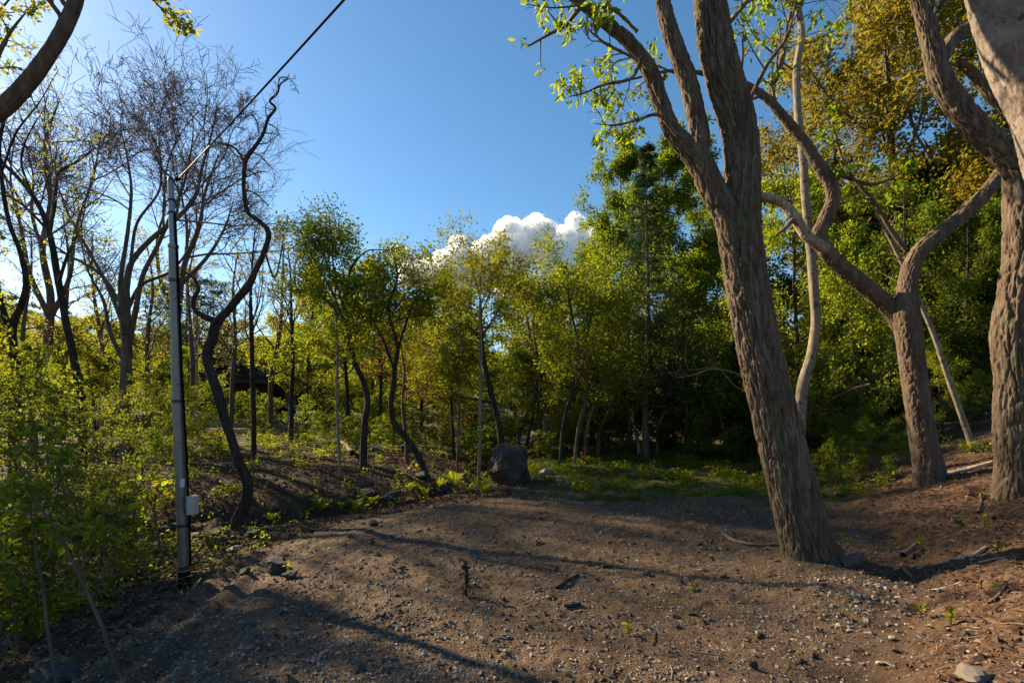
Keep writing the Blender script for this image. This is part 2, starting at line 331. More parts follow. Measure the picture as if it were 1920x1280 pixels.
L_DARK = leafmat('dark_leaf', [(0.030, 0.062, 0.009), (0.048, 0.085, 0.010), (0.068, 0.105, 0.012)], 0.5)
L_MID = leafmat('middle_leaf', [(0.070, 0.110, 0.009), (0.098, 0.136, 0.010), (0.126, 0.150, 0.012)], 0.58)
L_SHRUB = leafmat('shrub_leaf', [(0.075, 0.108, 0.009), (0.105, 0.135, 0.010), (0.145, 0.158, 0.013), (0.060, 0.095, 0.009)], 0.55)
L_BIRCH = leafmat('birch_leaf', [(0.095, 0.150, 0.010), (0.125, 0.175, 0.012), (0.155, 0.190, 0.014)], 0.58)
L_NEEDLE = leafmat('needle', [(0.014, 0.034, 0.014), (0.024, 0.052, 0.018), (0.036, 0.068, 0.020)], 0.2)
L_YELLOW = leafmat('yellow_blossom_leaf', [(0.140, 0.120, 0.013), (0.172, 0.142, 0.016), (0.11, 0.116, 0.013), (0.155, 0.115, 0.013)], 0.5)
L_BROWN = leafmat('withered_leaf', [(0.16, 0.065, 0.018), (0.20, 0.10, 0.025), (0.12, 0.06, 0.02)], 0.4)
L_FERN = leafmat('fern_leaf', [(0.13, 0.18, 0.014), (0.17, 0.20, 0.016), (0.10, 0.16, 0.014)], 0.5)
L_GRASS = leafmat('grass_blade', [(0.040, 0.085, 0.012), (0.065, 0.115, 0.014), (0.095, 0.125, 0.018), (0.05, 0.10, 0.012)], 0.4)
M_STONE = islandmat('stone', [(0.14, 0.115, 0.095), (0.23, 0.20, 0.17), (0.33, 0.30, 0.255), (0.20, 0.145, 0.105), (0.11, 0.09, 0.075)])
M_PSTONE = islandmat('pale_stone', [(0.26, 0.235, 0.20), (0.37, 0.34, 0.295), (0.30, 0.225, 0.165), (0.20, 0.18, 0.155)])
M_ROCK = plain('dark_rock', (0.055, 0.050, 0.048), 0.85, var=0.5, scale=5, bump=0.8, bscale=22)
M_BOULDER = plain('boulder_rock', (0.060, 0.046, 0.035), 0.95, var=0.55, scale=4.5, bump=1.0, bscale=18)
M_REDROCK = plain('rusty_rock', (0.15, 0.065, 0.038), 0.9, var=0.45, scale=5, bump=0.7, bscale=25)
M_LITTER = islandmat('dead_leaf', [(0.09, 0.043, 0.022), (0.17, 0.088, 0.045), (0.28, 0.175, 0.105), (0.125, 0.052, 0.023), (0.06, 0.034, 0.021)], 0.8, 0.1)
M_STICK = plain('dead_wood', (0.16, 0.105, 0.070), 0.9, var=0.4, scale=14, bump=0.5, bscale=60)
M_STICKD = plain('dark_dead_wood', (0.045, 0.030, 0.022), 0.9, var=0.4, scale=14, bump=0.5, bscale=60)
M_LOG = plain('bleached_wood', (0.36, 0.28, 0.21), 0.85, var=0.35, scale=12, bump=0.6, bscale=40)

def groundmat():
    m, nd, lk, out = newmat('earth'); tc = nd.new('ShaderNodeTexCoord'); at_ = nd.new('ShaderNodeAttribute'); at_.attribute_name = 'mask'
    sp = nd.new('ShaderNodeSeparateColor'); lk.new(at_.outputs['Color'], sp.inputs[0])
    def noise(s, d=6, r=0.6):
        n = nd.new('ShaderNodeTexNoise'); n.inputs['Scale'].default_value = s; n.inputs['Detail'].default_value = d; n.inputs['Roughness'].default_value = r; lk.new(tc.outputs['Object'], n.inputs[0]); return n
    def mix(f, a, b):
        x = nd.new('ShaderNodeMix'); x.data_type = 'RGBA'; lk.new(f, x.inputs[0]); lk.new(a, x.inputs[6]); lk.new(b, x.inputs[7]); return x.outputs[2]
    a = noise(1.3, 8, 0.7); soil = ramp(nd, [(0.3, (0.036, 0.023, 0.015)), (0.55, (0.064, 0.041, 0.026)), (0.75, (0.095, 0.061, 0.039))]); lk.new(a.outputs[0], soil.inputs[0])
    b = noise(1.1, 9, 0.72); lot = ramp(nd, [(0.30, (0.054, 0.035, 0.022)), (0.50, (0.100, 0.067, 0.042)), (0.72, (0.160, 0.112, 0.073))]); lk.new(b.outputs[0], lot.inputs[0])
    vo = nd.new('ShaderNodeTexVoronoi'); vo.inputs['Scale'].default_value = 75; lk.new(tc.outputs['Object'], vo.inputs[0])
    sc = nd.new('ShaderNodeSeparateColor'); lk.new(vo.outputs['Color'], sc.inputs[0])
    peb = ramp(nd, [(0.0, (0.45, 0.42, 0.40)), (0.45, (0.85, 0.82, 0.78)), (0.8, (1.15, 1.1, 1.05)), (1.0, (1.9, 1.85, 1.75))]); lk.new(sc.outputs[0], peb.inputs[0])
    lm = nd.new('ShaderNodeMix'); lm.data_type = 'RGBA'; lm.blend_type = 'MULTIPLY'; lm.inputs[0].default_value = 0.75; lk.new(lot.outputs[0], lm.inputs[6]); lk.new(peb.outputs[0], lm.inputs[7])
    v2 = nd.new('ShaderNodeTexVoronoi'); v2.inputs['Scale'].default_value = 26; lk.new(tc.outputs['Object'], v2.inputs[0])
    s2 = nd.new('ShaderNodeSeparateColor'); lk.new(v2.outputs['Color'], s2.inputs[0])
    lit = ramp(nd, [(0.0, (0.042, 0.023, 0.014)), (0.35, (0.080, 0.042, 0.024)), (0.7, (0.112, 0.062, 0.035)), (1.0, (0.16, 0.10, 0.06))]); lk.new(s2.outputs[0], lit.inputs[0])
    gr = ramp(nd, [(0.0, (0.040, 0.040, 0.014)), (0.5, (0.065, 0.060, 0.022)), (1.0, (0.095, 0.075, 0.036))]); lk.new(s2.outputs[1], gr.inputs[0])
    c = mix(sp.outputs[1], soil.outputs[0], lit.outputs[0]); c = mix(sp.outputs[2], c, gr.outputs[0]); c = mix(sp.outputs[0], c, lm.outputs[2])
    nb = noise(34, 6, 0.7); b1 = nd.new('ShaderNodeBump'); b1.inputs['Strength'].default_value = 0.7; b1.inputs['Distance'].default_value = 0.02; lk.new(nb.outputs[0], b1.inputs['Height'])
    b2 = nd.new('ShaderNodeBump'); b2.inputs['Strength'].default_value = 0.5; b2.inputs['Distance'].default_value = 0.008; b2.invert = True; lk.new(vo.outputs['Distance'], b2.inputs['Height']); lk.new(b1.outputs[0], b2.inputs['Normal'])
    p = nd.new('ShaderNodeBsdfPrincipled'); p.inputs['Roughness'].default_value = 0.92; p.inputs['Specular IOR Level'].default_value = 0.2
    lk.new(c, p.inputs['Base Color']); lk.new(b2.outputs[0], p.inputs['Normal']); lk.new(p.outputs[0], out.inputs[0]); return m

# ------------------------------------------------------------------ ground: one sheet out to the horizon
def spread(a, b, step, lo, hi, k=1.13):
    mid = np.arange(a, b, step); s = step; x = mid[-1]; up = []
    while x < hi: s *= k; x += s; up.append(x)
    s = step; x = a; dn = []
    while x > lo: s *= k; x -= s; dn.append(x)
    return np.concatenate([dn[::-1], mid, up])
gx = spread(-4.2, 5.6, 0.024, -900, 900); gy = spread(2.2, 10.5, 0.028, -200, 1500, 1.10)
GX, GY = np.meshgrid(gx, gy); gz = height(GX.ravel(), GY.ravel()); lo_, li_, gr_ = masks(GX.ravel(), GY.ravel())
gi = np.arange(GX.size).reshape(GX.shape)
ground = mobj('ground', np.stack([GX.ravel(), GY.ravel(), gz], 1), [np.stack([gi[:-1, :-1], gi[:-1, 1:], gi[1:, 1:], gi[1:, :-1]], -1).reshape(-1, 4)],
              groundmat(), None, True, 'structure', np.stack([lo_, li_, gr_, np.ones(len(gz))], 1))
#--PART2--
# ------------------------------------------------------------------ trees
def sprout(limbs, levels, rg, M0=10):
    """branch generations from a list of (points, radii, t0)"""
    P = []; R = []
    for (p, r, t0) in limbs:
        q, s = resample(p, r, 24); i0 = int(t0*23); q, s = resample(q[i0:], s[i0:], M0); P.append(q); R.append(s)
    P = np.array(P); R = np.array(R); out = []
    for lv in levels:
        lv = dict(lv); S = lv.pop('S', 5); rmin = lv.pop('rmin', 0.0025); P, R = grow(P, R, rg=rg, **lv); R = np.maximum(R, rmin); out.append((P, R, S))
    return out
def foliage(P, rg, n=6, L=0.09, ratio=0.55, spread=0.06, flat=1.0, droop=0.2, outw=0.7, shape='rhomb', t0=0.15, jit=0.35):
    pos, tg = along(P, n, rg, t0); pos = pos+rg.normal(size=pos.shape)*spread
    d = tg*outw+rg.normal(size=pos.shape)*0.6; d[:, 2] -= droop
    nn = rg.normal(size=pos.shape)*(1.0/(0.4+flat)); nn[:, 2] += flat
    L = L*(1-jit+2*jit*rg.random(len(pos))); return leaves(pos, d, unit(nn), L, L*ratio, shape, 0.18, 0.2)
def tips(P, rg, n=6, L=0.12, ratio=0.4, droop=0.9, shape='rhomb', keep=1.0, sp=0.03):
    """hanging clusters of young leaves at the twig ends"""
    k = rg.random(len(P)) < keep; e = P[k, -1]; N = len(e); pos = np.repeat(e, n, 0)+rg.normal(size=(N*n, 3))*sp
    d = rg.normal(size=pos.shape)*0.65; d[:, 2] -= droop; nn = rg.normal(size=pos.shape); nn[:, 2] += 0.6
    L = L*(0.55+0.8*rg.random(len(pos))); return leaves(pos, d, unit(nn), L, L*ratio, shape, 0.2, 0.25)
def trace(pts, D=None, ws=1.0):
    """pixel trace [(px, py, width_px[, D])] -> world points and radii"""
    P = []; R = []
    for q in pts:
        d = q[3] if len(q) > 3 else D; P.append(at(q[0], q[1], d)); R.append(q[2]*ws*0.5*d/F)
    return np.array(P), np.array(R)
def hero(name, label, cat, group, limbs, mat, step=0.02, depth=0.012, spacing=0.05, stretch=5, lumps=0.04, flare=0.3, levels=(), sprouts=(), fol=None, lmat=None, twig=None, seed=1, sink=0.12, tipspec=None, extra=None):
    """a traced tree: limbs[0] is the trunk from the ground up"""
    rg = np.random.default_rng(seed); T = limbs[0]; base = np.array(T[0][0]); base[2] = hz(base[0], base[1])
    e = empty(name, base, label, cat, group); P0 = np.array(T[0]); P0 = np.vstack([[base[0]+(base[0]-P0[1][0])*0.15, base[1], base[2]-sink], P0]); R0 = np.concatenate([[T[1][0]*1.05], T[1]])
    for k, (p, r) in enumerate(limbs):
        if k == 0: V, a, b = bark_tube(P0, R0, step, seed, depth, spacing, stretch, lumps, flare); mobj('trunk', V, [a, b], mat, e, True)
        else:
            r = np.array(r, float)*(1-0.6*np.linspace(0, 1, len(r))**3); V, a, b = bark_tube(p, r, step, seed+k, depth*min(1, r.max()/T[1].max()+0.15), spacing*max(0.5, min(1, r.max()/T[1].max()+0.2)), stretch, lumps, 0.0); mobj('limb', V, [a, b], mat, e, True)
    if levels:
        gen = sprout([(limbs[k][0], limbs[k][1], t0) for k, t0 in sprouts], levels, rg)
        if extra is not None: gen = gen+extra
        mb = MB()
        for (P, R, S) in gen: mb.add(*tubes(P, R, S))
        mb.build('branches', twig or M_TWIG, e, True, 'stuff')
        last = gen[-1][0] if extra is None else np.concatenate([g[0] for g in gen[len(levels)-1:] if g[0].shape[1] == gen[len(levels)-1][0].shape[1]])
        lv = MB()
        if fol: lv.add(*foliage(last, rg, **fol))
        if tipspec: lv.add(*tips(last, rg, **tipspec))
        if lv.n: lv.build('crown', lmat or L_GREEN, e, False, 'stuff')
    return e

# --- the leaning furrowed tree on the lot
D0 = 5.76
wal = [trace([(1525, 1052, 108), (1510, 1000, 104), (1490, 930, 100), (1466, 830, 98), (1441, 730, 92), (1416, 620, 88), (1396, 500, 87), (1386, 420, 90), (1391, 360, 78), (1392, 300, 72), (1385, 240, 73), (1371, 190, 76), (1356, 140, 74), (1343, 90, 72), (1331, 0, 64), (1318, -120, 58), (1310, -260, 48), (1290, -420, 34)], D0, 0.80),
       trace([(1380, 455, 62), (1362, 400, 60), (1338, 358, 58), (1312, 305, 54), (1290, 280, 46), (1265, 252, 40), (1242, 200, 36), (1217, 132, 38), (1182, 82, 35), (1127, 36, 31), (1080, 0, 28), (1010, -60, 24), (930, -130, 16)], D0-0.05, 0.78),
       trace([(1308, 300, 40), (1312, 262, 42), (1303, 205, 40), (1286, 140, 41), (1262, 75, 39), (1246, 20, 38), (1240, -60, 34), (1243, -180, 28), (1225, -300, 18)], D0+0.06, 0.80),
       trace([(1225, 130, 9), (1195, 112, 8), (1160, 95, 7), (1125, 75, 6), (1090, 42, 4)], D0-0.25, 0.80),
       trace([(1205, 105, 8), (1185, 145, 7), (1130, 160, 6), (1095, 175, 5), (1066, 182, 3)], D0-0.4, 0.80),
       trace([(1270, 255, 8), (1230, 215, 7), (1195, 225, 6), (1150, 235, 5), (1115, 232, 3)], D0-0.2, 0.80),
       trace([(1195, 60, 8), (1150, 20, 6), (1100, 10, 5), (1040, 15, 4), (985, 8, 3)], D0-0.3, 0.80),
       trace([(1400, 200, 10), (1440, 120, 8), (1475, 70, 7), (1490, 10, 5), (1500, -60, 4)], D0+0.2, 0.80),
       trace([(1352, 60, 10), (1395, 10, 8), (1430, -40, 6), (1450, -110, 4)], D0+0.15, 0.80)]
hero('walnut_tree', 'tall leaning tree with deeply furrowed brown bark forking above the gravel lot', 'tree', None, wal, M_WALNUT, 0.0085, 0.040, 0.036, 10, 0.035, 0.22,
     levels=[dict(k=7, lr=0.5, ang=55, M=6, wander=0.22, up=0.02, t0=0.2, rr=0.5), dict(k=5, lr=0.5, ang=50, M=5, wander=0.25, up=0.02, t0=0.3, rr=0.6)],
     sprouts=[(3, 0.1), (4, 0.1), (5, 0.1), (6, 0.1), (7, 0.1), (8, 0.1), (1, 0.55), (2, 0.6)], tipspec=dict(n=6, L=0.095, ratio=0.38, droop=0.7, keep=0.75), lmat=L_BIRCH, twig=M_TWIG, seed=3)

# --- forked tree on the right bank, its limbs and the broken pale branch
D1 = 8.5
fk = [trace([(1742, 888, 62), (1733, 830, 57), (1722, 760, 54), (1712, 690, 52), (1704, 630, 54), (1700, 590, 56), (1702, 545, 42), (1710, 500, 38), (1728, 468, 36), (1765, 437, 34), (1820, 390, 32), (1866, 340, 30), (1900, 280, 26), (1925, 200, 20), (1935, 100, 14)], D1, 0.76),
      trace([(1698, 622, 44), (1678, 588, 42), (1640, 550, 39), (1592, 512, 37), (1548, 470, 36), (1535, 445, 34), (1548, 410, 33), (1562, 375, 33), (1556, 340, 32), (1535, 310, 30), (1505, 262, 27), (1470, 220, 25), (1430, 178, 23), (1400, 160, 22), (1330, 140, 19), (1262, 133, 15), (1180, 150, 10)], D1+0.15, 0.76),
      trace([(1462, 215, 18), (1448, 185, 16), (1466, 110, 16), (1480, 40, 13), (1490, -40, 10)], D1+0.3, 0.76),
      trace([(1700, 470, 12), (1670, 430, 11), (1640, 380, 9), (1590, 320, 8), (1560, 230, 6)], D1+0.4, 0.76),
      trace([(1520, 290, 14), (1580, 330, 10), (1640, 345, 9), (1700, 320, 6)], D1+0.5, 0.76)]
hero('forked_tree', 'brown tree on the bank forking into two crooked limbs like a Y', 'tree', None, fk, M_BROWN, 0.012, 0.020, 0.045, 4.5, 0.05, 0.2,
     levels=[dict(k=6, lr=0.36, ang=60, M=6, wander=0.25, up=0.03, t0=0.2, rr=0.4), dict(k=4, lr=0.5, ang=50, M=5, wander=0.25, up=0.02, rr=0.6)],
     sprouts=[(0, 0.75), (1, 0.55), (2, 0.1), (3, 0.2), (4, 0.2)], fol=dict(n=9, L=0.115, spread=0.05, ratio=0.5), lmat=L_BIRCH, seed=5)
e = empty('dead_branch', at(1545, 462, D1+0.1), 'broken dead branch with peeling pale bark on the forked tree', 'branch')
p, r = trace([(1550, 470, 20), (1515, 445, 19), (1490, 408, 19), (1462, 378, 17), (1428, 368, 15), (1358, 357, 8)], D1+0.1)
V, a, b = bark_tube(p, r, 0.012, 9, 0.010, 0.03, 4, 0.10); mobj('wood', V, [a, b], barkmat('peeling_bark', (0.13, 0.08, 0.05), (0.30, 0.22, 0.16), (0.55, 0.47, 0.39), 14, 0.5, 0.5), e, True)
p, r = trace([(1490, 408, 10), (1470, 430, 7), (1455, 440, 4)], D1+0.08); V, a, b = bark_tube(p, r, 0.012, 4, 0.004, 0.03, 4, 0.08); mobj('stub', V, [a, b], M_STICK, e, True)

# --- rugged tree at the right edge
D2 = 6.7
rt = [trace([(1912, 918, 90), (1908, 870, 78), (1902, 790, 74), (1905, 700, 76), (1900, 625, 82), (1908, 560, 76), (1918, 480, 74), (1922, 400, 84), (1926, 330, 92), (1945, 250, 70), (1975, 150, 60), (2000, 0, 50), (2010, -200, 36)], D2, 0.76),
      trace([(1925, 335, 66), (1900, 305, 64), (1860, 268, 58), (1822, 232, 54), (1790, 190, 52), (1768, 155, 52), (1752, 100, 50), (1738, 50, 46), (1722, 0, 42), (1712, -90, 36), (1700, -220, 24)], D2-0.05, 0.76),
      trace([(1765, 110, 30), (1790, 72, 32), (1835, 45, 30), (1890, 20, 26), (1950, -20, 20)], D2+0.1, 0.76),
      trace([(1908, 210, 30), (1870, 192, 28), (1835, 150, 26), (1800, 120, 22), (1770, 120, 14)], D2+0.5, 0.76),
      trace([(1935, 260, 26), (1910, 225, 24), (1925, 170, 20), (1940, 90, 16)], D2+0.3, 0.76)]
hero('rugged_tree', 'thick rugged tree at the edge of the picture with a heavy limb sweeping over', 'tree', None, rt, M_WALNUT, 0.010, 0.034, 0.050, 7, 0.06, 0.25,
     levels=[dict(k=6, lr=0.30, ang=60, M=6, wander=0.25, up=0.05, t0=0.3, rr=0.35), dict(k=4, lr=0.5, ang=50, M=5, wander=0.25, up=0.02, rr=0.6)],
     sprouts=[(1, 0.5), (2, 0.3), (3, 0.3), (0, 0.7)], fol=dict(n=3, L=0.09, spread=0.04), lmat=L_SPRING, seed=6)
# --- pale smooth trunk in the top corner, rooted up the bank out of frame
pt = [trace([(2215, 960, 170), (2160, 760, 160), (2085, 500, 150), (2020, 320, 142), (1985, 190, 138), (1938, 80, 134), (1908, 0, 130), (1868, -110, 120), (1810, -300, 90)], 4.6)]
hero('smooth_barked_tree', 'pale smooth grey trunk leaning into the upper corner', 'tree', None, pt, M_SMOOTH, 0.012, 0.010, 0.06, 1.5, 0.10, 0.2, seed=8)
# --- thin pale tree behind the leaning trunk
th = [trace([(1500, 860, 25), (1500, 790, 24), (1505, 725, 25), (1522, 660, 22), (1530, 600, 22), (1526, 540, 22), (1521, 480, 20), (1512, 390, 20), (1506, 300, 19), (1496, 210, 17), (1494, 130, 17), (1503, 60, 15), (1494, 0, 14), (1490, -110, 12), (1500, -260, 7)], 10.2, 0.78)]
hero('slender_pale_tree', 'slender tree with pale bare stem just behind the leaning trunk', 'tree', None, th, M_PALE, 0.02, 0.004, 0.04, 1.5, 0.05, 0.2,
     levels=[dict(k=12, lr=0.16, ang=60, M=6, wander=0.2, up=0.05, t0=0.62, rr=0.4), dict(k=4, lr=0.5, ang=50, M=4, wander=0.2, up=0.0, rr=0.6)], sprouts=[(0, 0.05)],
     fol=dict(n=7, L=0.13, spread=0.05), lmat=L_BIRCH, seed=12)
ln = [trace([(1822, 838, 17), (1800, 770, 15), (1775, 700, 14), (1748, 620, 13), (1722, 560, 12), (1690, 490, 11), (1655, 420, 9), (1630, 370, 7)], 9.6, 0.68)]
hero('leaning_sapling', 'thin bare pale stem leaning behind the forked tree', 'sapling', None, ln, M_PALE, 0.02, 0.002, 0.04, 1.5, 0.05, 0.1,
     levels=[dict(k=9, lr=0.2, ang=55, M=5, wander=0.15, up=0.1, t0=0.5, rr=0.4), dict(k=3, lr=0.5, ang=50, M=4, wander=0.2, up=0.0, rr=0.6)], sprouts=[(0, 0.1)], fol=dict(n=3, L=0.09), lmat=L_GREEN, seed=14)

# --- twisted tree by the ditch
D3 = 9.3
tw = [trace([(441, 1008, 36), (446, 975, 32), (462, 935, 30), (464, 905, 27), (446, 860, 25), (430, 810, 23), (416, 765, 25), (408, 735, 26), (396, 700, 25), (388, 665, 25), (398, 635, 26), (405, 608, 24), (425, 585, 20), (450, 555, 20), (466, 535, 19), (480, 505, 15), (496, 470, 14), (502, 432, 13), (490, 418, 12), (465, 398, 11), (458, 365, 11), (457, 330, 10), (462, 298, 11), (478, 275, 9), (493, 252, 8), (503, 222, 8), (516, 202, 7), (506, 190, 6), (520, 175, 5), (526, 158, 4), (540, 148, 3)], D3, 0.68),
      trace([(405, 606, 18), (398, 600, 17), (380, 592, 14), (363, 577, 12), (364, 558, 12), (372, 545, 11), (366, 525, 9), (350, 512, 8), (338, 503, 6)], D3-0.1, 0.68),
      trace([(457, 330, 7), (455, 300, 7), (440, 278, 6), (425, 272, 5), (410, 268, 4), (400, 262, 3)], D3+0.1, 0.68),
      trace([(496, 470, 6), (515, 520, 4), (528, 470, 4), (533, 440, 3), (553, 405, 2)], D3-0.1, 0.68),
      trace([(486, 250, 4), (480, 225, 4), (470, 212, 3)], D3, 0.68),
      trace([(520, 175, 3), (528, 145, 3), (545, 150, 2), (560, 175, 2)], D3, 0.68)]
hero('twisted_tree', 'dark twisted tree with snaking bare trunk beside the rocky ditch', 'tree', None, tw, M_DARK, 0.014, 0.010, 0.04, 3.5, 0.10, 0.25,
     levels=[dict(k=14, lr=0.20, ang=65, M=7, wander=0.35, up=-0.02, t0=0.1, rr=0.5), dict(k=6, lr=0.5, ang=50, M=5, wander=0.35, up=-0.05, rr=0.65)],
     sprouts=[(0, 0.72), (1, 0.6), (2, 0.1), (3, 0.3), (4, 0.3), (5, 0.2)], seed=17)

# --- bare spreading tree behind the pole
D4 = 16.0
br = [trace([(236, 735, 46), (237, 688, 42), (238, 619, 38), (236, 559, 30), (248, 490, 22), (285, 447, 19), (335, 406, 17), (365, 371, 15), (378, 318, 11), (395, 258, 8), (408, 198, 5)], D4, 0.43),
      trace([(240, 653, 26), (254, 584, 22), (268, 516, 19), (296, 460, 17), (322, 400, 14), (345, 344, 12), (357, 288, 9), (362, 232, 6), (350, 180, 4)], D4+1.0, 0.43),
      trace([(232, 628, 24), (226, 533, 20), (240, 430, 16), (246, 352, 12), (238, 292, 9), (226, 232, 6), (232, 189, 4)], D4-0.8, 0.43),
      trace([(232, 610, 20), (204, 542, 16), (168, 473, 12), (138, 421, 10), (112, 361, 7), (90, 309, 4)], D4-1.2, 0.43),
      trace([(238, 584, 18), (262, 537, 14), (322, 507, 12), (350, 473, 10), (372, 421, 9), (382, 387, 7), (420, 361, 5), (450, 301, 3)], D4+1.2, 0.43),
      trace([(234, 584, 16), (190, 516, 13), (120, 473, 10), (60, 430, 8), (20, 387, 5)], D4+0.5, 0.43),
      trace([(245, 490, 14), (256, 421, 12), (300, 352, 9), (300, 292, 7), (280, 232, 5), (290, 180, 3)], D4-0.4, 0.43),
      trace([(330, 408, 11), (335, 361, 10), (300, 309, 7), (275, 266, 5), (240, 232, 3)], D4+0.8, 0.43),
      trace([(350, 387, 9), (375, 352, 8), (420, 292, 6), (440, 240, 4), (470, 215, 2)], D4-0.5, 0.43),
      trace([(238, 688, 20), (205, 619, 17), (195, 567, 14), (165, 507, 10), (150, 447, 7)], D4+0.8, 0.43)]
BL = [dict(k=8, lr=0.62, ang=50, M=8, wander=0.12, up=0.05, t0=0.35, t1=0.92, rr=0.5, S=4), dict(k=9, lr=0.58, ang=42, M=7, wander=0.2, up=0.04, t0=0.12, rr=0.6, S=3, rmin=0.006), dict(k=7, lr=0.62, ang=48, M=5, wander=0.22, up=0.0, t0=0.1, rr=0.75, S=3, rmin=0.006)]
hero('bare_tree', 'large bare tree spreading fine leafless twigs behind the steel pole', 'tree', None, br, M_BROWN, 0.035, 0.012, 0.06, 5, 0.04, 0.25, levels=BL, sprouts=[(k, 0.3) for k in range(len(br))], twig=M_TWIG, seed=21)
b2 = [trace([(92, 735, 26), (90, 640, 22), (95, 560, 18), (80, 470, 14), (95, 370, 10), (85, 270, 7), (110, 190, 4)], 19.0, 0.7), trace([(93, 600, 14), (130, 520, 11), (140, 440, 9), (175, 330, 7), (195, 220, 4)], 19.4, 0.7), trace([(90, 590, 14), (55, 510, 11), (40, 430, 9), (20, 340, 7), (30, 240, 4)], 18.6, 0.7), trace([(84, 480, 10), (60, 400, 8), (62, 330, 6), (45, 260, 4)], 19.2, 0.7)]
hero('bare_tree', 'bare twiggy tree filling the space left of the large bare tree', 'tree', None, b2, M_BROWN, 0.04, 0.010, 0.06, 5, 0.04, 0.25, levels=BL[:2]+[dict(k=7, lr=0.55, ang=45, M=4, wander=0.22, up=0.0, t0=0.1, rr=0.75, S=3, rmin=0.006)], sprouts=[(k, 0.25) for k in range(4)], twig=M_TWIG, seed=121)
b3 = [trace([(330, 735, 24), (328, 650, 20), (335, 570, 17), (345, 500, 14), (372, 430, 10), (385, 360, 7), (410, 290, 4)], 20.0, 0.7), trace([(332, 600, 13), (300, 520, 10), (295, 450, 8), (310, 380, 6), (300, 320, 4)], 20.5, 0.7), trace([(342, 530, 12), (390, 480, 9), (420, 430, 7), (440, 370, 4)], 19.5, 0.7), trace([(350, 490, 9), (350, 420, 7), (340, 350, 5), (355, 290, 3)], 20, 0.7)]
hero('bare_tree', 'bare twiggy tree behind the upper half of the steel pole', 'tree', None, b3, M_BROWN, 0.04, 0.010, 0.06, 5, 0.04, 0.25, levels=BL[:2]+[dict(k=7, lr=0.55, ang=45, M=4, wander=0.22, up=0.0, t0=0.1, rr=0.75, S=3, rmin=0.006)], sprouts=[(k, 0.25) for k in range(4)], twig=M_TWIG, seed=122)
D5 = 12.5
l2 = [trace([(152, 745, 26), (140, 680, 24), (125, 610, 22), (108, 520, 20), (92, 435, 18), (70, 380, 14), (35, 335, 12), (5, 305, 10), (-40, 250, 8)], D5, 0.56),
      trace([(92, 440, 12), (102, 390, 11), (115, 320, 10), (150, 300, 7), (180, 275, 5)], D5+0.3, 0.56),
      trace([(110, 530, 12), (130, 470, 9), (150, 430, 7), (160, 380, 5)], D5-0.3, 0.56), trace([(95, 440, 9), (60, 400, 8), (20, 370, 6), (-30, 360, 4)], D5+0.2, 0.56), trace([(60, 365, 8), (40, 300, 7), (60, 240, 5), (95, 190, 3)], D5, 0.56)]
hero('budding_tree', 'slim dark tree with budding leaf tufts leaning left of the bare tree', 'tree', None, l2, M_DARK, 0.03, 0.008, 0.05, 4, 0.05, 0.2,
     levels=[dict(k=8, lr=0.5, ang=50, M=6, wander=0.2, up=0.05, t0=0.2, rr=0.5, S=4), dict(k=7, lr=0.5, ang=50, M=5, wander=0.22, up=0.05, rr=0.6, S=3)],
     sprouts=[(0, 0.45), (1, 0.2), (2, 0.2), (3, 0.2), (4, 0.2)], tipspec=dict(n=4, L=0.11, ratio=0.4, droop=0.4, keep=0.6), lmat=L_SPRING, seed=23)
D6 = 11.0
l3 = [trace([(28, 760, 30), (30, 690, 27), (24, 610, 22), (38, 575, 17), (48, 540, 15), (40, 480, 13), (18, 420, 11), (5, 350, 10), (2, 250, 9), (20, 200, 6), (60, 180, 4)], D6, 0.62),
      trace([(22, 640, 18), (8, 590, 16), (-5, 530, 13), (-15, 440, 9)], D6+0.2, 0.62), trace([(4, 320, 7), (30, 250, 6), (75, 190, 4), (110, 130, 3)], D6, 0.62)]
hero('dark_crooked_tree', 'dark crooked trunk at the picture edge behind the leafy shrubs', 'tree', None, l3, M_DARK, 0.03, 0.01, 0.05, 4, 0.06, 0.2,
     levels=[dict(k=8, lr=0.25, ang=55, M=6, wander=0.25, up=0.04, t0=0.2, rr=0.5, S=4), dict(k=5, lr=0.45, ang=50, M=5, wander=0.25, up=0.0, rr=0.6, S=3)],
     sprouts=[(0, 0.35), (1, 0.3), (2, 0.2)], tipspec=dict(n=3, L=0.10, keep=0.35), lmat=L_SPRING, seed=24)
# --- near tree out of frame whose limb enters the top corner
D7 = 5.4
nl = [trace([(-330, 1080, 120), (-320, 900, 105), (-290, 650, 92), (-230, 430, 70), (-130, 300, 52), (-50, 238, 46), (10, 198, 42), (60, 145, 38), (96, 95, 34), (122, 50, 34), (142, 0, 32), (150, -70, 28), (130, -200, 20)], D7, 0.7),
      trace([(-30, 225, 16), (-10, 120, 13), (20, 60, 9), (60, 10, 6)], D7+0.3, 0.7), trace([(-150, 310, 20), (-120, 180, 16), (-60, 80, 12), (0, 20, 8), (40, -30, 5)], D7+0.6, 0.7), trace([(148, -20, 9), (210, -45, 7), (270, -15, 6), (305, 18, 5), (330, 35, 3), (350, 58, 2)], D7-0.1, 0.7)]
hero('overhanging_tree', 'thick curved limb reaching in at the upper corner over yellow-green leaves', 'tree', None, nl, M_BROWN, 0.015, 0.010, 0.045, 4, 0.05, 0.2,
     levels=[dict(k=6, lr=0.35, ang=55, M=6, wander=0.25, up=0.05, t0=0.2, rr=0.45), dict(k=5, lr=0.5, ang=50, M=5, wander=0.25, up=0.0, rr=0.6)],
     sprouts=[(1, 0.2), (2, 0.4), (3, 0.5), (0, 0.78)], fol=dict(n=6, L=0.06, spread=0.03), lmat=L_SPRING, seed=27)

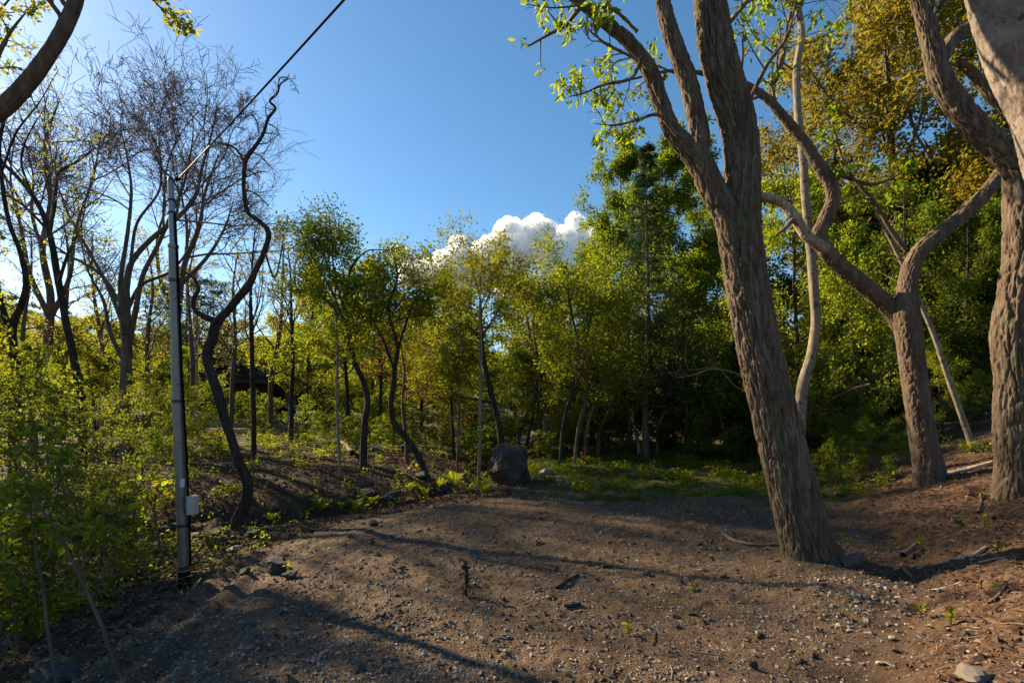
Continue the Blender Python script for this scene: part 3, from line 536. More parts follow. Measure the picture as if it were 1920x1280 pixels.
# --- middle-distance trees traced by their trunks
LVB = [dict(k=18, lr=0.42, ang=62, M=7, wander=0.18, up=0.03, t0=0.1, rr=0.5, S=4, flat=0.4), dict(k=7, lr=0.5, ang=50, M=5, wander=0.22, up=0.02, rr=0.6, S=3, flat=0.4), dict(k=5, lr=0.5, ang=50, M=4, wander=0.22, up=0.0, rr=0.7, S=3, flat=0.4)]
cr = [trace([(681, 884, 19), (682, 840, 19), (684, 790, 17), (689, 745, 16), (680, 712, 15), (665, 680, 15), (657, 645, 14), (655, 620, 13), (642, 595, 10), (622, 572, 9), (600, 556, 7), (570, 545, 5)], 14.0, 0.68),
      trace([(656, 630, 10), (650, 590, 10), (645, 560, 9), (665, 540, 8), (700, 530, 6), (740, 520, 4), (775, 530, 3)], 14.1, 0.68),
      trace([(640, 590, 8), (620, 540, 7), (590, 490, 6), (575, 450, 4)], 13.8, 0.68), trace([(648, 570, 7), (660, 500, 6), (690, 470, 5), (730, 470, 3)], 14.6, 0.68), trace([(645, 580, 7), (630, 520, 6), (625, 460, 4), (640, 435, 3)], 13.5, 0.68)]
LVC = [dict(k=10, lr=0.80, ang=70, M=7, wander=0.18, up=0.0, t0=0.2, rr=0.5, S=4, flat=0.65, lmin=0.8), dict(k=6, lr=0.55, ang=50, M=5, wander=0.22, up=0.02, rr=0.6, S=3, flat=0.4), dict(k=4, lr=0.55, ang=50, M=4, wander=0.22, up=0.0, rr=0.7, S=3, flat=0.4)]
hero('curved_tree', 'tree with S-curved dark trunk and umbrella of leaves behind the ferns', 'tree', None, cr, M_DARK, 0.03, 0.008, 0.05, 4, 0.06, 0.25, levels=LVC, sprouts=[(0, 0.62), (1, 0.25), (2, 0.2), (3, 0.2), (4, 0.2)],
     fol=dict(n=8, L=0.085, spread=0.14, flat=0.9), lmat=L_GREEN, seed=31)
le = [trace([(797, 888, 16), (778, 845, 15), (758, 815, 14), (738, 790, 14), (733, 760, 13), (738, 720, 12), (740, 690, 11), (746, 655, 10), (738, 620, 8), (728, 580, 7), (745, 520, 5), (740, 480, 3)], 14.2, 0.8),
      trace([(745, 660, 7), (760, 610, 6), (780, 560, 5), (800, 540, 3)], 14.5, 0.8), trace([(738, 690, 7), (720, 640, 6), (700, 600, 4), (690, 570, 3)], 14, 0.8)]
hero('leaning_dark_tree', 'dark tree leaning left from the ditch with a kinked trunk', 'tree', None, le, M_DARK, 0.03, 0.008, 0.05, 4, 0.10, 0.25, levels=LVC, sprouts=[(0, 0.62), (1, 0.3), (2, 0.3)], fol=dict(n=7, L=0.085, spread=0.14, flat=0.9), lmat=L_GREEN, seed=33)
gt = [trace([(941, 842, 26), (936, 800, 22), (928, 765, 20), (918, 725, 19), (910, 690, 18), (905, 655, 14), (902, 610, 11), (900, 560, 8), (885, 500, 5), (880, 455, 3)], 16.0, 0.52),
      trace([(906, 682, 11), (880, 672, 10), (855, 666, 9), (825, 655, 8), (800, 646, 6), (772, 638, 4)], 16.0, 0.52), trace([(925, 755, 10), (890, 748, 9), (860, 742, 7), (835, 715, 5), (825, 690, 3)], 15.8, 0.52),
      trace([(903, 640, 9), (870, 600, 8), (845, 570, 6), (810, 545, 4)], 16.3, 0.52), trace([(903, 630, 9), (930, 590, 7), (950, 545, 5), (960, 500, 3)], 15.6, 0.52), trace([(901, 590, 7), (920, 540, 5), (915, 470, 3)], 16, 0.52)]
hero('feathery_tree', 'dark-stemmed tree with feathery yellowish crown rising behind the boulder', 'tree', None, gt, M_DARK, 0.03, 0.008, 0.05, 4, 0.06, 0.25, levels=LVC, sprouts=[(0, 0.6), (1, 0.25), (2, 0.4), (3, 0.2), (4, 0.2), (5, 0.2)], fol=dict(n=8, L=0.08, spread=0.14, flat=0.8), lmat=L_SPRING, seed=35)
for k, (pts, D, nm, lab, m, lm, lv, fo) in enumerate([
    ([(476, 858, 15), (476, 790, 14), (474, 720, 14), (472, 640, 12), (470, 560, 9), (474, 480, 5), (478, 430, 3)], 15.0, 'twiggy_tree', 'straight dark trunk with upright brown twigs between twisted tree and house', M_DARK, L_YELLOW, [dict(k=14, lr=0.42, ang=26, M=7, wander=0.1, up=0.06, t0=0.32, rr=0.5, S=4), dict(k=6, lr=0.4, ang=30, M=6, wander=0.12, up=0.03, rr=0.6, S=3), dict(k=4, lr=0.5, ang=35, M=4, wander=0.15, up=0.0, rr=0.6, S=3)], dict(n=2, L=0.06, spread=0.04)),
    ([(546, 812, 13), (547, 740, 12), (549, 660, 11), (546, 580, 8), (545, 520, 5), (540, 470, 3)], 21.0, 'twiggy_tree', 'upright brownish twiggy tree in front of the dark house', M_DARK, L_YELLOW, [dict(k=14, lr=0.42, ang=30, M=7, wander=0.1, up=0.05, t0=0.3, rr=0.5, S=4), dict(k=6, lr=0.4, ang=34, M=6, wander=0.12, up=0.03, rr=0.6, S=3), dict(k=4, lr=0.5, ang=35, M=4, wander=0.15, up=0.0, rr=0.6, S=3)], dict(n=3, L=0.07, spread=0.05)),
    ([(638, 888, 9), (634, 820, 8), (632, 740, 8), (633, 660, 7), (631, 600, 6), (628, 520, 4)], 13.2, 'thin_stem_tree', 'thin straight pale stem beside the S-curved tree', M_PALE, L_GREEN, LVB, dict(n=5, L=0.08, spread=0.06)),
    ([(898, 888, 11), (900, 820, 10), (900, 740, 9), (902, 660, 8), (900, 560, 6), (905, 470, 3)], 13.0, 'thin_stem_tree', 'thin pale straight stem just left of the boulder', M_PALE, L_SPRING, LVB, dict(n=4, L=0.075, spread=0.06)),
    ([(850, 838, 9), (846, 760, 8), (844, 680, 7), (846, 600, 6), (850, 520, 4)], 18.0, 'thin_stem_tree', 'thin dark stem on the grass behind the pale stem', M_DARK, L_MID, LVB, dict(n=6, L=0.09, spread=0.07)),
    ([(858, 856, 7), (860, 780, 6), (858, 700, 6), (862, 620, 4)], 15.5, 'thin_stem_tree', 'very thin sapling on the grass between two thin stems', M_BROWN, L_MID, LVB, dict(n=4, L=0.08, spread=0.07)),
    ([(1050, 876, 12), (1056, 800, 11), (1075, 720, 10), (1085, 650, 8), (1070, 580, 6), (1062, 490, 3)], 15.0, 'woodland_tree', 'slender tree with dark leaning stem at the wood edge right of the boulder', M_DARK, L_GREEN, LVB, dict(n=9, L=0.085, spread=0.14, flat=0.8)),
    ([(1077, 868, 10), (1085, 800, 10), (1100, 740, 9), (1092, 660, 7), (1110, 580, 5), (1100, 510, 3)], 15.6, 'woodland_tree', 'slender tree with crooked stem second from the boulder at the wood edge', M_BROWN, L_GREEN, LVB, dict(n=9, L=0.085, spread=0.14, flat=0.8)),
    ([(1092, 872, 9), (1100, 810, 9), (1120, 740, 8), (1150, 670, 7), (1165, 600, 5), (1160, 540, 3)], 16.0, 'woodland_tree', 'slender tree leaning towards the conifer at the wood edge', M_BROWN, L_MID, LVB, dict(n=9, L=0.085, spread=0.14, flat=0.8)),
    ([(985, 850, 10), (1000, 770, 9), (1010, 690, 8), (1000, 610, 6), (1010, 530, 4)], 18.0, 'woodland_tree', 'leafy tree standing directly behind the boulder', M_DARK, L_GREEN, LVB, dict(n=10, L=0.09, spread=0.15, flat=0.8)),
    ([(1196, 830, 10), (1178, 760, 9), (1158, 690, 9), (1140, 640, 7), (1110, 570, 5)], 18.5, 'leaning_birch', 'pale birch stem leaning left beside the conifer', M_BIRCH, L_GREEN, LVB, dict(n=8, L=0.09, spread=0.1)),
    ([(712, 800, 10), (714, 720, 9), (712, 640, 8), (716, 560, 5), (720, 500, 3)], 22.0, 'woodland_tree', 'far dark-stemmed tree seen behind the kinked leaning tree', M_DARK, L_SPRING, LVB, dict(n=10, L=0.11, spread=0.12)),
    ([(652, 790, 12), (650, 720, 11), (646, 650, 9), (650, 580, 6), (655, 520, 4)], 23.0, 'woodland_tree', 'far dark-stemmed tree seen behind the S-curved tree', M_DARK, L_SPRING, LVB, dict(n=10, L=0.11, spread=0.12))]):
    hero(nm, lab, 'tree', None, [trace(pts, D, 0.65)], m, 0.035, 0.006, 0.05, 4, 0.05, 0.2, levels=lv, sprouts=[(0, 0.25 if 'thin' not in nm else 0.5)], fol=fo, lmat=lm, seed=40+k)

# --- whole-tree patterns for the wood behind, copied with their parts
def pattern(name, H, r, base, k1, a1, l1, k2, l2, k3, l3, n, L, mat, lmat, up=0.04, wander=0.14, flat=0.8, spread=0.10, seed=1, lean=0.05, bend=0.25, ff=0.3, shape='rhomb', ratio=0.6):
    rg = np.random.default_rng(seed); t = np.linspace(0, 1, 9); px = lean*H*t+bend*np.cumsum(rg.normal(size=9))*t*0.3; py = bend*np.cumsum(rg.normal(size=9))*t*0.3
    P = np.stack([px, py, H*0.96*t], 1); R = r*(1-0.88*t); e = empty(name, (0, 0, 0)); P0 = P.copy(); P0[0, 2] = -0.4
    V, a, b = bark_tube(P0, R, 0.05, seed, 0.012, 0.08, 5, 0.05, 0.25); mobj('trunk', V, [a, b], mat, e, True)
    lv = [dict(k=k1, lr=l1, ang=a1, M=7, wander=wander, up=up, t0=base, t1=0.99, rr=0.5, S=4, flat=ff, tipfac=0.72), dict(k=k2, lr=l2, ang=50, M=6, wander=wander, up=up*0.5, t0=0.2, rr=0.55, S=3, flat=ff), dict(k=k3, lr=l3, ang=48, M=4, wander=0.2, up=0.0, t0=0.25, rr=0.6, S=3, flat=ff, rmin=0.004)]
    for q in lv: q.pop('rmin', None)
    gen = sprout([(P, R, 0.0)], lv, rg, M0=12); mb = MB()
    for (p, q, S) in gen: mb.add(*tubes(p, q, S))
    mb.build('branches', M_TWIG if mat is not M_BIRCH else M_TWIGB, e, True, 'stuff')
    lf = MB(); lf.add(*foliage(gen[-1][0], rg, n=n, L=L, spread=spread, flat=flat, shape=shape, ratio=ratio)); lf.build('crown', lmat, e, False, 'stuff')
    e['H'] = H; return e
PAT = {
 'spring': pattern('leafy_tree', 9, 0.13, 0.15, 22, 62, 0.46, 9, 0.48, 6, 0.5, 12, 0.15, M_DARK, L_SPRING, seed=101, spread=0.16),
 'green': pattern('leafy_tree', 9, 0.14, 0.12, 22, 66, 0.46, 8, 0.50, 6, 0.5, 12, 0.13, M_DARK, L_GREEN, seed=102, ff=0.5, spread=0.15),
 'dense': pattern('leafy_tree', 9, 0.14, 0.05, 22, 72, 0.46, 8, 0.50, 6, 0.5, 12, 0.13, M_DARK, L_MID, seed=103, ff=0.5, flat=0.9, spread=0.16),
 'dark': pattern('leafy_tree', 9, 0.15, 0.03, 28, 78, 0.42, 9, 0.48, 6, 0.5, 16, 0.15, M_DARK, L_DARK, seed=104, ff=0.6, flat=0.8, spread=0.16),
 'yellow': pattern('oak_tree', 12, 0.20, 0.2, 24, 58, 0.42, 9, 0.48, 7, 0.5, 14, 0.12, M_DARK, L_YELLOW, seed=105, spread=0.13),
 'birch': pattern('birch_tree', 13, 0.11, 0.2, 38, 44, 0.30, 8, 0.42, 6, 0.5, 20, 0.105, M_BIRCH, L_BIRCH, up=0.02, seed=106, lean=0.0, bend=0.1, spread=0.12),
 'maple': pattern('maple_shrub', 3.2, 0.03, 0.10, 15, 66, 0.60, 6, 0.5, 5, 0.5, 4, 0.060, M_TWIGB, L_SHRUB, up=0.0, seed=107, ff=0.8, flat=1.3, spread=0.025, lean=0.15, ratio=0.62),
 'maple2': pattern('maple_shrub', 3.0, 0.028, 0.10, 15, 66, 0.60, 6, 0.5, 5, 0.5, 4, 0.062, M_TWIGB, L_MID, up=0.0, seed=108, ff=0.8, flat=1.3, spread=0.025, lean=-0.1, ratio=0.62),
 'shrub': pattern('leafy_shrub', 1.6, 0.015, 0.02, 18, 60, 0.7, 6, 0.5, 4, 0.5, 6, 0.06, M_TWIG, L_MID, seed=109, ff=0.3, spread=0.03, ratio=0.65),
}
used = set()
def place(kind, px, D, top, label, cat='tree', group=None, rz=None, sx=1.0, name=None):
    o = PAT[kind]
    if kind in used: o = copy_tree(o)
    used.add(kind)
    x = (px-CX)/F*D; z = hz(x, D); H = CAMZ+(HY-top)/F*D-z; s = H/PAT[kind]['H']
    o.location = (x, D, z-0.05); o.scale = (s*sx, s*sx, s); o.rotation_euler = (0, 0, (px*12.9898+D*7.1) % 6.283 if rz is None else rz)
    tag(o, label, cat, group); return o
def conifer(name, label, base, H, R0, r, lmat, seed, nw=26, per=6, droop=-0.06, group=None, needle=0.085, t0=0.16, taperp=0.9, nn=10, k2=16):
    rg = np.random.default_rng(seed); e = empty(name, base, label, 'tree', group); t = np.linspace(0, 1, 8)
    P = np.stack([base[0]+0.03*rg.normal(size=8), base[1]+0.03*rg.normal(size=8), base[2]-0.2+H*t], 1); V, a, b = bark_tube(P, r*(1-0.93*t), 0.04, seed, 0.008, 0.06, 3, 0.04, 0.2); mobj('trunk', V, [a, b], M_BROWN, e, True)
    pos = []; dr = []; ln = []
    for w in range(nw):
        f = t0+(1-t0)*(w+0.4*rg.random())/nw; L = R0*(1-f)**taperp*(0.75+0.5*rg.random(per))+0.12
        az = rg.random()*6.28+np.arange(per)*6.283/per+rg.normal(size=per)*0.25
        for q in range(per): pos.append((base[0], base[1], base[2]+H*f)); dr.append((math.cos(az[q]), math.sin(az[q]), 0.10+0.35*f)); ln.append(L[q])
    p = np.array(pos); d = unit(np.array(dr)); ln = np.array(ln); C = np.zeros((len(p), 7, 3)); C[:, 0] = p
    for j in range(1, 7): d = d+0.06*rg.normal(size=d.shape); d[:, 2] += droop; d = unit(d); p = p+d*(ln/6)[:, None]; C[:, j] = p
    R1 = np.maximum(0.004, 0.010*ln/ln.max()*1.6)[:, None]*np.linspace(1, .3, 7)
    C2, R2 = grow(C, R1, k2, 0.34, 52, 4, 0.08, -0.02, rg, t0=0.12, rr=0.6, flat=0.85, lmin=0.10)
    mb = MB(); mb.add(*tubes(C, R1, 4)); mb.add(*tubes(C2, np.maximum(R2, 0.003), 3)); mb.build('branches', M_TWIG, e, True, 'stuff')
    lf = MB(); lf.add(*foliage(C2, rg, n=nn, L=needle, ratio=0.22, spread=0.015, flat=1.5, droop=0.1, outw=1.3, t0=0.0)); lf.build('crown', lmat, e, False, 'stuff'); return e
#--PART3--
# ------------------------------------------------------------------ the wood
GB = empty  # base helper
b = at(1213, 862, 17.0); b[2] = hz(b[0], b[1])
conifer('conifer', 'tall thin conifer with straight trunk at the wood edge', b, CAMZ+(HY-268)/F*17.0-b[2], 1.65, 0.12, L_NEEDLE, 5, nw=30, per=6)
for (px, D, top, lab, sd) in [(1010, 21, 600, 'dark young conifer standing in shade behind the boulder', 6), (1110, 23, 560, 'dark young conifer between the birches and the boulder', 7),
                              (350, 36, 500, 'far pine with layered dark boughs seen behind the steel pole', 8), (400, 38, 520, 'far pine with layered dark boughs right of the steel pole', 9), (300, 42, 530, 'far pine with dark boughs behind the bare tree', 10)]:
    b = at(px, 800, D); b[2] = hz(b[0], b[1]); H = CAMZ+(HY-top)/F*D-b[2]
    conifer('conifer', lab, b, H, 2.0 if sd < 8 else 3.4, 0.14, L_NEEDLE, sd, nw=16 if sd < 8 else 13, per=6 if sd < 8 else 9, needle=0.13 if sd < 8 else 0.22, t0=0.08 if sd < 8 else 0.3, nn=8 if sd < 8 else 6, k2=10 if sd < 8 else 11, taperp=0.9 if sd < 8 else 0.45)
for k, (px, D, top, lab) in enumerate([(1250, 20.5, 245, 'tall white-stemmed birch rising behind the conifer'), (1165, 22, 255, 'tall birch whose crown meets the cloud left of the conifer'), (1320, 23, 270, 'tall birch half hidden behind the forking trunk')]):
    place('birch', px, D, top, lab, sx=1.0)
WG = 'trees filling the wood behind the lot'
for k, (kind, px, D, top, lab, sx) in enumerate([
    ('green', 1060, 20, 490, 'bright leafy tree between the boulder and the tall birches', 0.9),
    ('green', 960, 24, 520, 'leafy tree filling the gap behind the feathery tree', 1.0),
    ('dense', 1140, 19, 560, 'leafy tree at the foot of the tall birch', 0.9),
    ('dense', 1290, 19, 470, 'leafy tree in shade between conifer and forking trunk', 0.9),
    ('dense', 1370, 21, 380, 'tall leafy tree seen right behind the forking trunk', 1.0),
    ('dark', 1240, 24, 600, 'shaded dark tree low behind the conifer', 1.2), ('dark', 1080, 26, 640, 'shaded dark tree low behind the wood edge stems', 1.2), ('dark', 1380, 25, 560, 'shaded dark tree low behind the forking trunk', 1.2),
    ('spring', 860, 26, 540, 'pale green tree behind the thin stems in the gap', 1.0), ('spring', 790, 30, 560, 'sunlit yellow-green tree in the far gap beside the kinked tree', 1.1),
    ('spring', 700, 32, 560, 'sunlit yellow-green tree far behind the S-curved tree', 1.1), ('spring', 610, 34, 570, 'sunlit yellow-green tree far behind, right of the house', 1.1),
    ('green', 570, 27, 500, 'leafy tree to the right of the house roof', 0.9), ('spring', 530, 45, 600, 'low yellow-green tree behind the house', 1.3),
    ('spring', 430, 46, 600, 'low yellow-green tree behind the house roof end', 1.2), ('spring', 330, 40, 620, 'low yellow-green tree beyond the steel pole', 1.2),
    ('spring', 220, 36, 600, 'yellow-green tree far behind the bare tree', 1.2), ('spring', 110, 34, 600, 'yellow-green tree far behind the slim budding tree', 1.2), ('spring', 0, 32, 580, 'yellow-green tree far behind the dark crooked trunk', 1.2),
    ('spring', 760, 55, 610, 'distant pale tree in the middle gap', 1.3), ('green', 900, 50, 600, 'distant green tree behind the feathery tree', 1.4), ('green', 1020, 55, 580, 'distant green tree behind the boulder', 1.4), ('spring', 660, 58, 620, 'distant pale tree right of the house', 1.4)]):
    place(kind, px, D, top, lab, 'tree', WG, sx=sx)
LG2 = 'sunlit trees filling the left side behind the shrubs'
for k, (kind, px, D, top, lab, sx) in enumerate([('green', 60, 17, 640, 'leafy tree right behind the edge shrubs', 1.4), ('spring', 180, 19, 660, 'yellow-green tree between the slim budding tree and the bare tree', 1.4), ('dense', 300, 18, 675, 'low dense green tree between the bare tree and the steel pole', 1.3), ('green', 375, 44, 640, 'green tree behind the house end', 1.2), ('green', -60, 20, 620, 'green tree beyond the picture edge shrubs', 1.4), ('green', 240, 25, 640, 'green tree straight behind the bare trunk', 1.4), ('spring', 120, 26, 600, 'paler yellow-green tree further behind the slim tree', 1.4), ('green', 350, 28, 650, 'green tree left of the distant concrete pole', 1.3), ('spring', 500, 47, 640, 'yellow-green tree rising behind the house ridge', 1.3), ('green', 330, 15, 720, 'low green tree behind the steel pole', 1.4)]):
    place(kind, px, D, top, lab, 'tree', LG2, sx=sx)
for (kind, px, D, top, lab, sx) in [('green', -270, 9.0, 60, 'leafy tree just beyond the picture edge left of the crooked trunk', 0.75), ('spring', -420, 7.0, -40, 'leafy tree standing beside the overhanging tree', 0.8)]: place(kind, px, D, top, lab, 'tree', LG2, sx=sx)
UG = 'understorey trees at the wood edge'
for k, (kind, px, D, top, lab, sx) in enumerate([
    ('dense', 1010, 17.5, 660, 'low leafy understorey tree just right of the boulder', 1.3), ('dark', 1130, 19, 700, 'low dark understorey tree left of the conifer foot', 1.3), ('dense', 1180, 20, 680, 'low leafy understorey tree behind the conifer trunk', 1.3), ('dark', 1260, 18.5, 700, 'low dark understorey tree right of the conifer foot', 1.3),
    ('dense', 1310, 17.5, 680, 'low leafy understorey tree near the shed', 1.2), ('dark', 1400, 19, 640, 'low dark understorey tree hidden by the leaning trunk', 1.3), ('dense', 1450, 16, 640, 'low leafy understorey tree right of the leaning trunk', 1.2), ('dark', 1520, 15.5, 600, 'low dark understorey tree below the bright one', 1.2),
    ('dense', 930, 21, 660, 'low leafy understorey tree behind the dark stem', 1.3), ('spring', 840, 33, 650, 'low sunlit tree behind the thin stems', 1.5), ('spring', 740, 38, 660, 'low sunlit tree at the end of the gap', 1.5), ('green', 640, 40, 660, 'low green tree beside the house end', 1.5), ('green', 690, 29, 680, 'low green tree behind the S-curve', 1.4),
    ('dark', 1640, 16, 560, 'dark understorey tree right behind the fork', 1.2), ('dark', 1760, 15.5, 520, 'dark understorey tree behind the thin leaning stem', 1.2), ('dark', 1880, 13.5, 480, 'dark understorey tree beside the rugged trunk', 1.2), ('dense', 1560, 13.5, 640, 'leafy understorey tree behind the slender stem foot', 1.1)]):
    place(kind, px, D, top, lab, 'tree', UG, sx=sx)
RG = 'trees on the shaded slope at the right'
for k, (kind, px, D, top, lab, sx) in enumerate([
    ('green', 1500, 14.5, 330, 'bright leafy tree behind the slender pale stem', 0.75), ('green', 1610, 13.0, 420, 'bright leafy tree filling the fork of the Y tree', 0.8),
    ('dense', 1700, 15, 330, 'leafy tree behind the right limb of the Y tree', 0.8), ('dense', 1820, 14, 380, 'shaded leafy tree beside the rugged trunk', 0.8),
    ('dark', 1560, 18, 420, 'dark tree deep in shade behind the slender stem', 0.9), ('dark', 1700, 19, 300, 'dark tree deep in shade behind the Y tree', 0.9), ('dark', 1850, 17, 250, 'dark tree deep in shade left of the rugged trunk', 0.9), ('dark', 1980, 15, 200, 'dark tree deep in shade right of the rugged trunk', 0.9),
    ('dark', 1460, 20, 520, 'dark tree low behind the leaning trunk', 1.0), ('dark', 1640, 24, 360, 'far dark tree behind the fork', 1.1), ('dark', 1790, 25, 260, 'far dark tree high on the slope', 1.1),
    ('green', 1770, 11.5, 640, 'low leafy tree behind the thin leaning stem', 0.9)]):
    place(kind, px, D, top, lab, 'tree', RG, sx=sx)
for (px, D, top, lab) in [(1690, 20, -60, 'tall oak with yellow blossom high above the Y tree'), (1830, 19, -120, 'tall yellow oak behind the sweeping limb'), (1600, 26, 60, 'yellow-flushed oak against the blue sky beside the slender stem'), (1950, 17, -60, 'yellow oak at the picture edge behind the rugged trunk')]:
    place('yellow', px, D, top, lab, sx=1.0)
rgs = np.random.default_rng(321)
STEM = [('between boulder and wood edge', 1035), ('behind the slender leaning trees', 1120), ('left of the conifer trunk', 1178), ('just right of the conifer trunk', 1232), ('in front of the birch', 1262), ('left of the shed', 1295), ('in front of the shed', 1330), ('against the leaning trunk', 1362), ('right of the leaning trunk', 1545), ('left of the forked trunk', 1620), ('right behind the boulder', 968), ('left of the rugged tree', 1842)]
for k, (w_, px) in enumerate(STEM):
    D = 14.5+4.5*rgs.random(); x0 = px; py = HY+(CAMZ-hz((px-CX)/F*D, D))/D*F; L = (3.2+2.5*rgs.random())*F/D; ax = rgs.normal()*40
    pts = [(x0, py, 8), (x0+ax*0.15+rgs.normal()*5, py-L*0.25, 7), (x0+ax*0.4+rgs.normal()*7, py-L*0.5, 6), (x0+ax*0.7+rgs.normal()*8, py-L*0.75, 5), (x0+ax, py-L, 3)]
    hero('thin_stem_tree', 'thin young stem with sparse leaves '+w_, 'tree', None, [trace(pts, D, 0.9)], M_PALE if k % 3 == 0 else M_BROWN, 0.03, 0.004, 0.04, 3, 0.05, 0.15, levels=[dict(k=12, lr=0.30, ang=62, M=6, wander=0.2, up=0.04, t0=0.15, rr=0.5, S=4, flat=0.5, tipfac=0.3), dict(k=6, lr=0.5, ang=50, M=5, wander=0.22, up=0.0, rr=0.6, S=3, flat=0.5)], sprouts=[(0, 0.35)], fol=dict(n=7, L=0.095, spread=0.07, flat=1.0), lmat=L_GREEN if k % 2 else L_SPRING, seed=200+k)
for k, (px, D, top, w_) in enumerate([(35, 18, 430, 'at the picture edge behind the crooked trunk'), (118, 20, 400, 'between the crooked trunk and the slim budding tree'), (205, 21, 440, 'left of the large bare trunk'), (282, 19, 460, 'between the large bare trunk and the steel pole'), (345, 23, 450, 'right of the steel pole'), (430, 24, 470, 'behind the fork of the twisted tree'), (505, 26, 455, 'above the house roof')]):
    x = (px-CX)/F*D; py = HY+(CAMZ-hz(x, D))/D*F; L = py-top; ax = rgs.normal()*25
    pts = [(px, py, 11), (px+ax*0.2+rgs.normal()*5, py-L*0.3, 10), (px+ax*0.5+rgs.normal()*7, py-L*0.55, 8), (px+ax*0.8+rgs.normal()*8, py-L*0.8, 5), (px+ax, py-L, 2)]
    hero('slim_tree', 'slim tree with sparse spring leaves '+w_, 'tree', 'slim trees of the left woodland', [trace(pts, D, 0.8)], M_BROWN, 0.035, 0.005, 0.05, 3, 0.05, 0.15, levels=[dict(k=15, lr=0.34, ang=50, M=7, wander=0.18, up=0.05, t0=0.1, rr=0.5, S=4), dict(k=7, lr=0.5, ang=48, M=5, wander=0.2, up=0.02, rr=0.6, S=3, rmin=0.005), dict(k=4, lr=0.55, ang=48, M=4, wander=0.2, up=0.0, rr=0.7, S=3, rmin=0.005)], sprouts=[(0, 0.25)], fol=dict(n=3, L=0.085, spread=0.06), lmat=L_SPRING, seed=260+k)
# distant wood on the rising ground, one mass
rgw = np.random.default_rng(500); mw = MB(); src = {k: np.array([v.co[:] for v in [c for c in PAT[k].children if c.name.startswith('crown')][0].data.vertices]).reshape(-1, 4, 3) for k in ('spring', 'dense')}
for k in range(95):
    D = 62+60*rgw.random(); px = -250+2400*rgw.random(); x = (px-CX)/F*D; s = src['spring' if rgw.random() < 0.6 else 'dense']; q = s[rgw.random(len(s)) < 0.16]; c = q.mean(1, keepdims=True); q = c+(q-c)*2.6
    sc = 0.8+0.5*rgw.random(); a = rgw.random()*6.28; ca, sa = math.cos(a), math.sin(a); V = np.stack([(q[..., 0]*ca-q[..., 1]*sa)*sc+x, (q[..., 0]*sa+q[..., 1]*ca)*sc+D, q[..., 2]*sc*0.8], -1); V[..., 2] += hz(x, D)-0.8
    i = np.arange(len(V))[:, None]*4; mw.add(V, np.concatenate([i+np.array([0, 1, 2]), i+np.array([0, 2, 3])]))
tag(mw.build('distant_wood', leafmat('distant_leaf', [(0.07, 0.10, 0.016), (0.10, 0.125, 0.02), (0.05, 0.08, 0.014)], 0.45), None, False, 'stuff'), 'far-off wood on rising ground seen through the gaps', 'wood')
# shrubs on the left
LG = 'leafy shrubs left of the pole'
for k, (kind, px, D, top, lab) in enumerate([
    ('maple', 120, 8.6, 690, 'sunlit shrub with tiers of yellow-green leaves left of the pole'), ('maple', 260, 9.5, 700, 'sunlit tiered shrub growing right behind the steel pole'),
    ('maple2', 20, 7.4, 710, 'leafy shrub at the picture edge under the crooked trunk'), ('maple2', 190, 7.2, 780, 'green shrub in front of the tiered shrubs'),
    ('maple', 350, 11.5, 705, 'tiered shrub between the pole and the twisted tree'), ('maple2', 70, 10.5, 670, 'taller leafy shrub behind the edge shrub'),
    ('maple', -60, 8.0, 690, 'large shrub half outside the picture at the edge'), ('maple2', 100, 5.2, 830, 'low shrub with bright leaves in the near corner'), ('maple2', 20, 4.7, 880, 'fine-leaved shrub at the lower picture edge'), ('maple', 180, 5.4, 900, 'fine-leaved shrub right of the near corner shrub'), ('maple2', -30, 5.6, 780, 'fine-leaved shrub rising at the picture edge'), ('maple2', 250, 7.8, 800, 'fine-leaved shrub close left of the pole'), ('maple', 60, 6.4, 740, 'sunlit fine-leaved shrub above the near corner'),
    ('maple', 290, 13.5, 690, 'tiered shrub at the foot of the bare tree'), ('maple', 170, 12, 690, 'tiered shrub at the foot of the slim budding tree')]):
    place(kind, px, D, top, lab, 'shrub', LG)
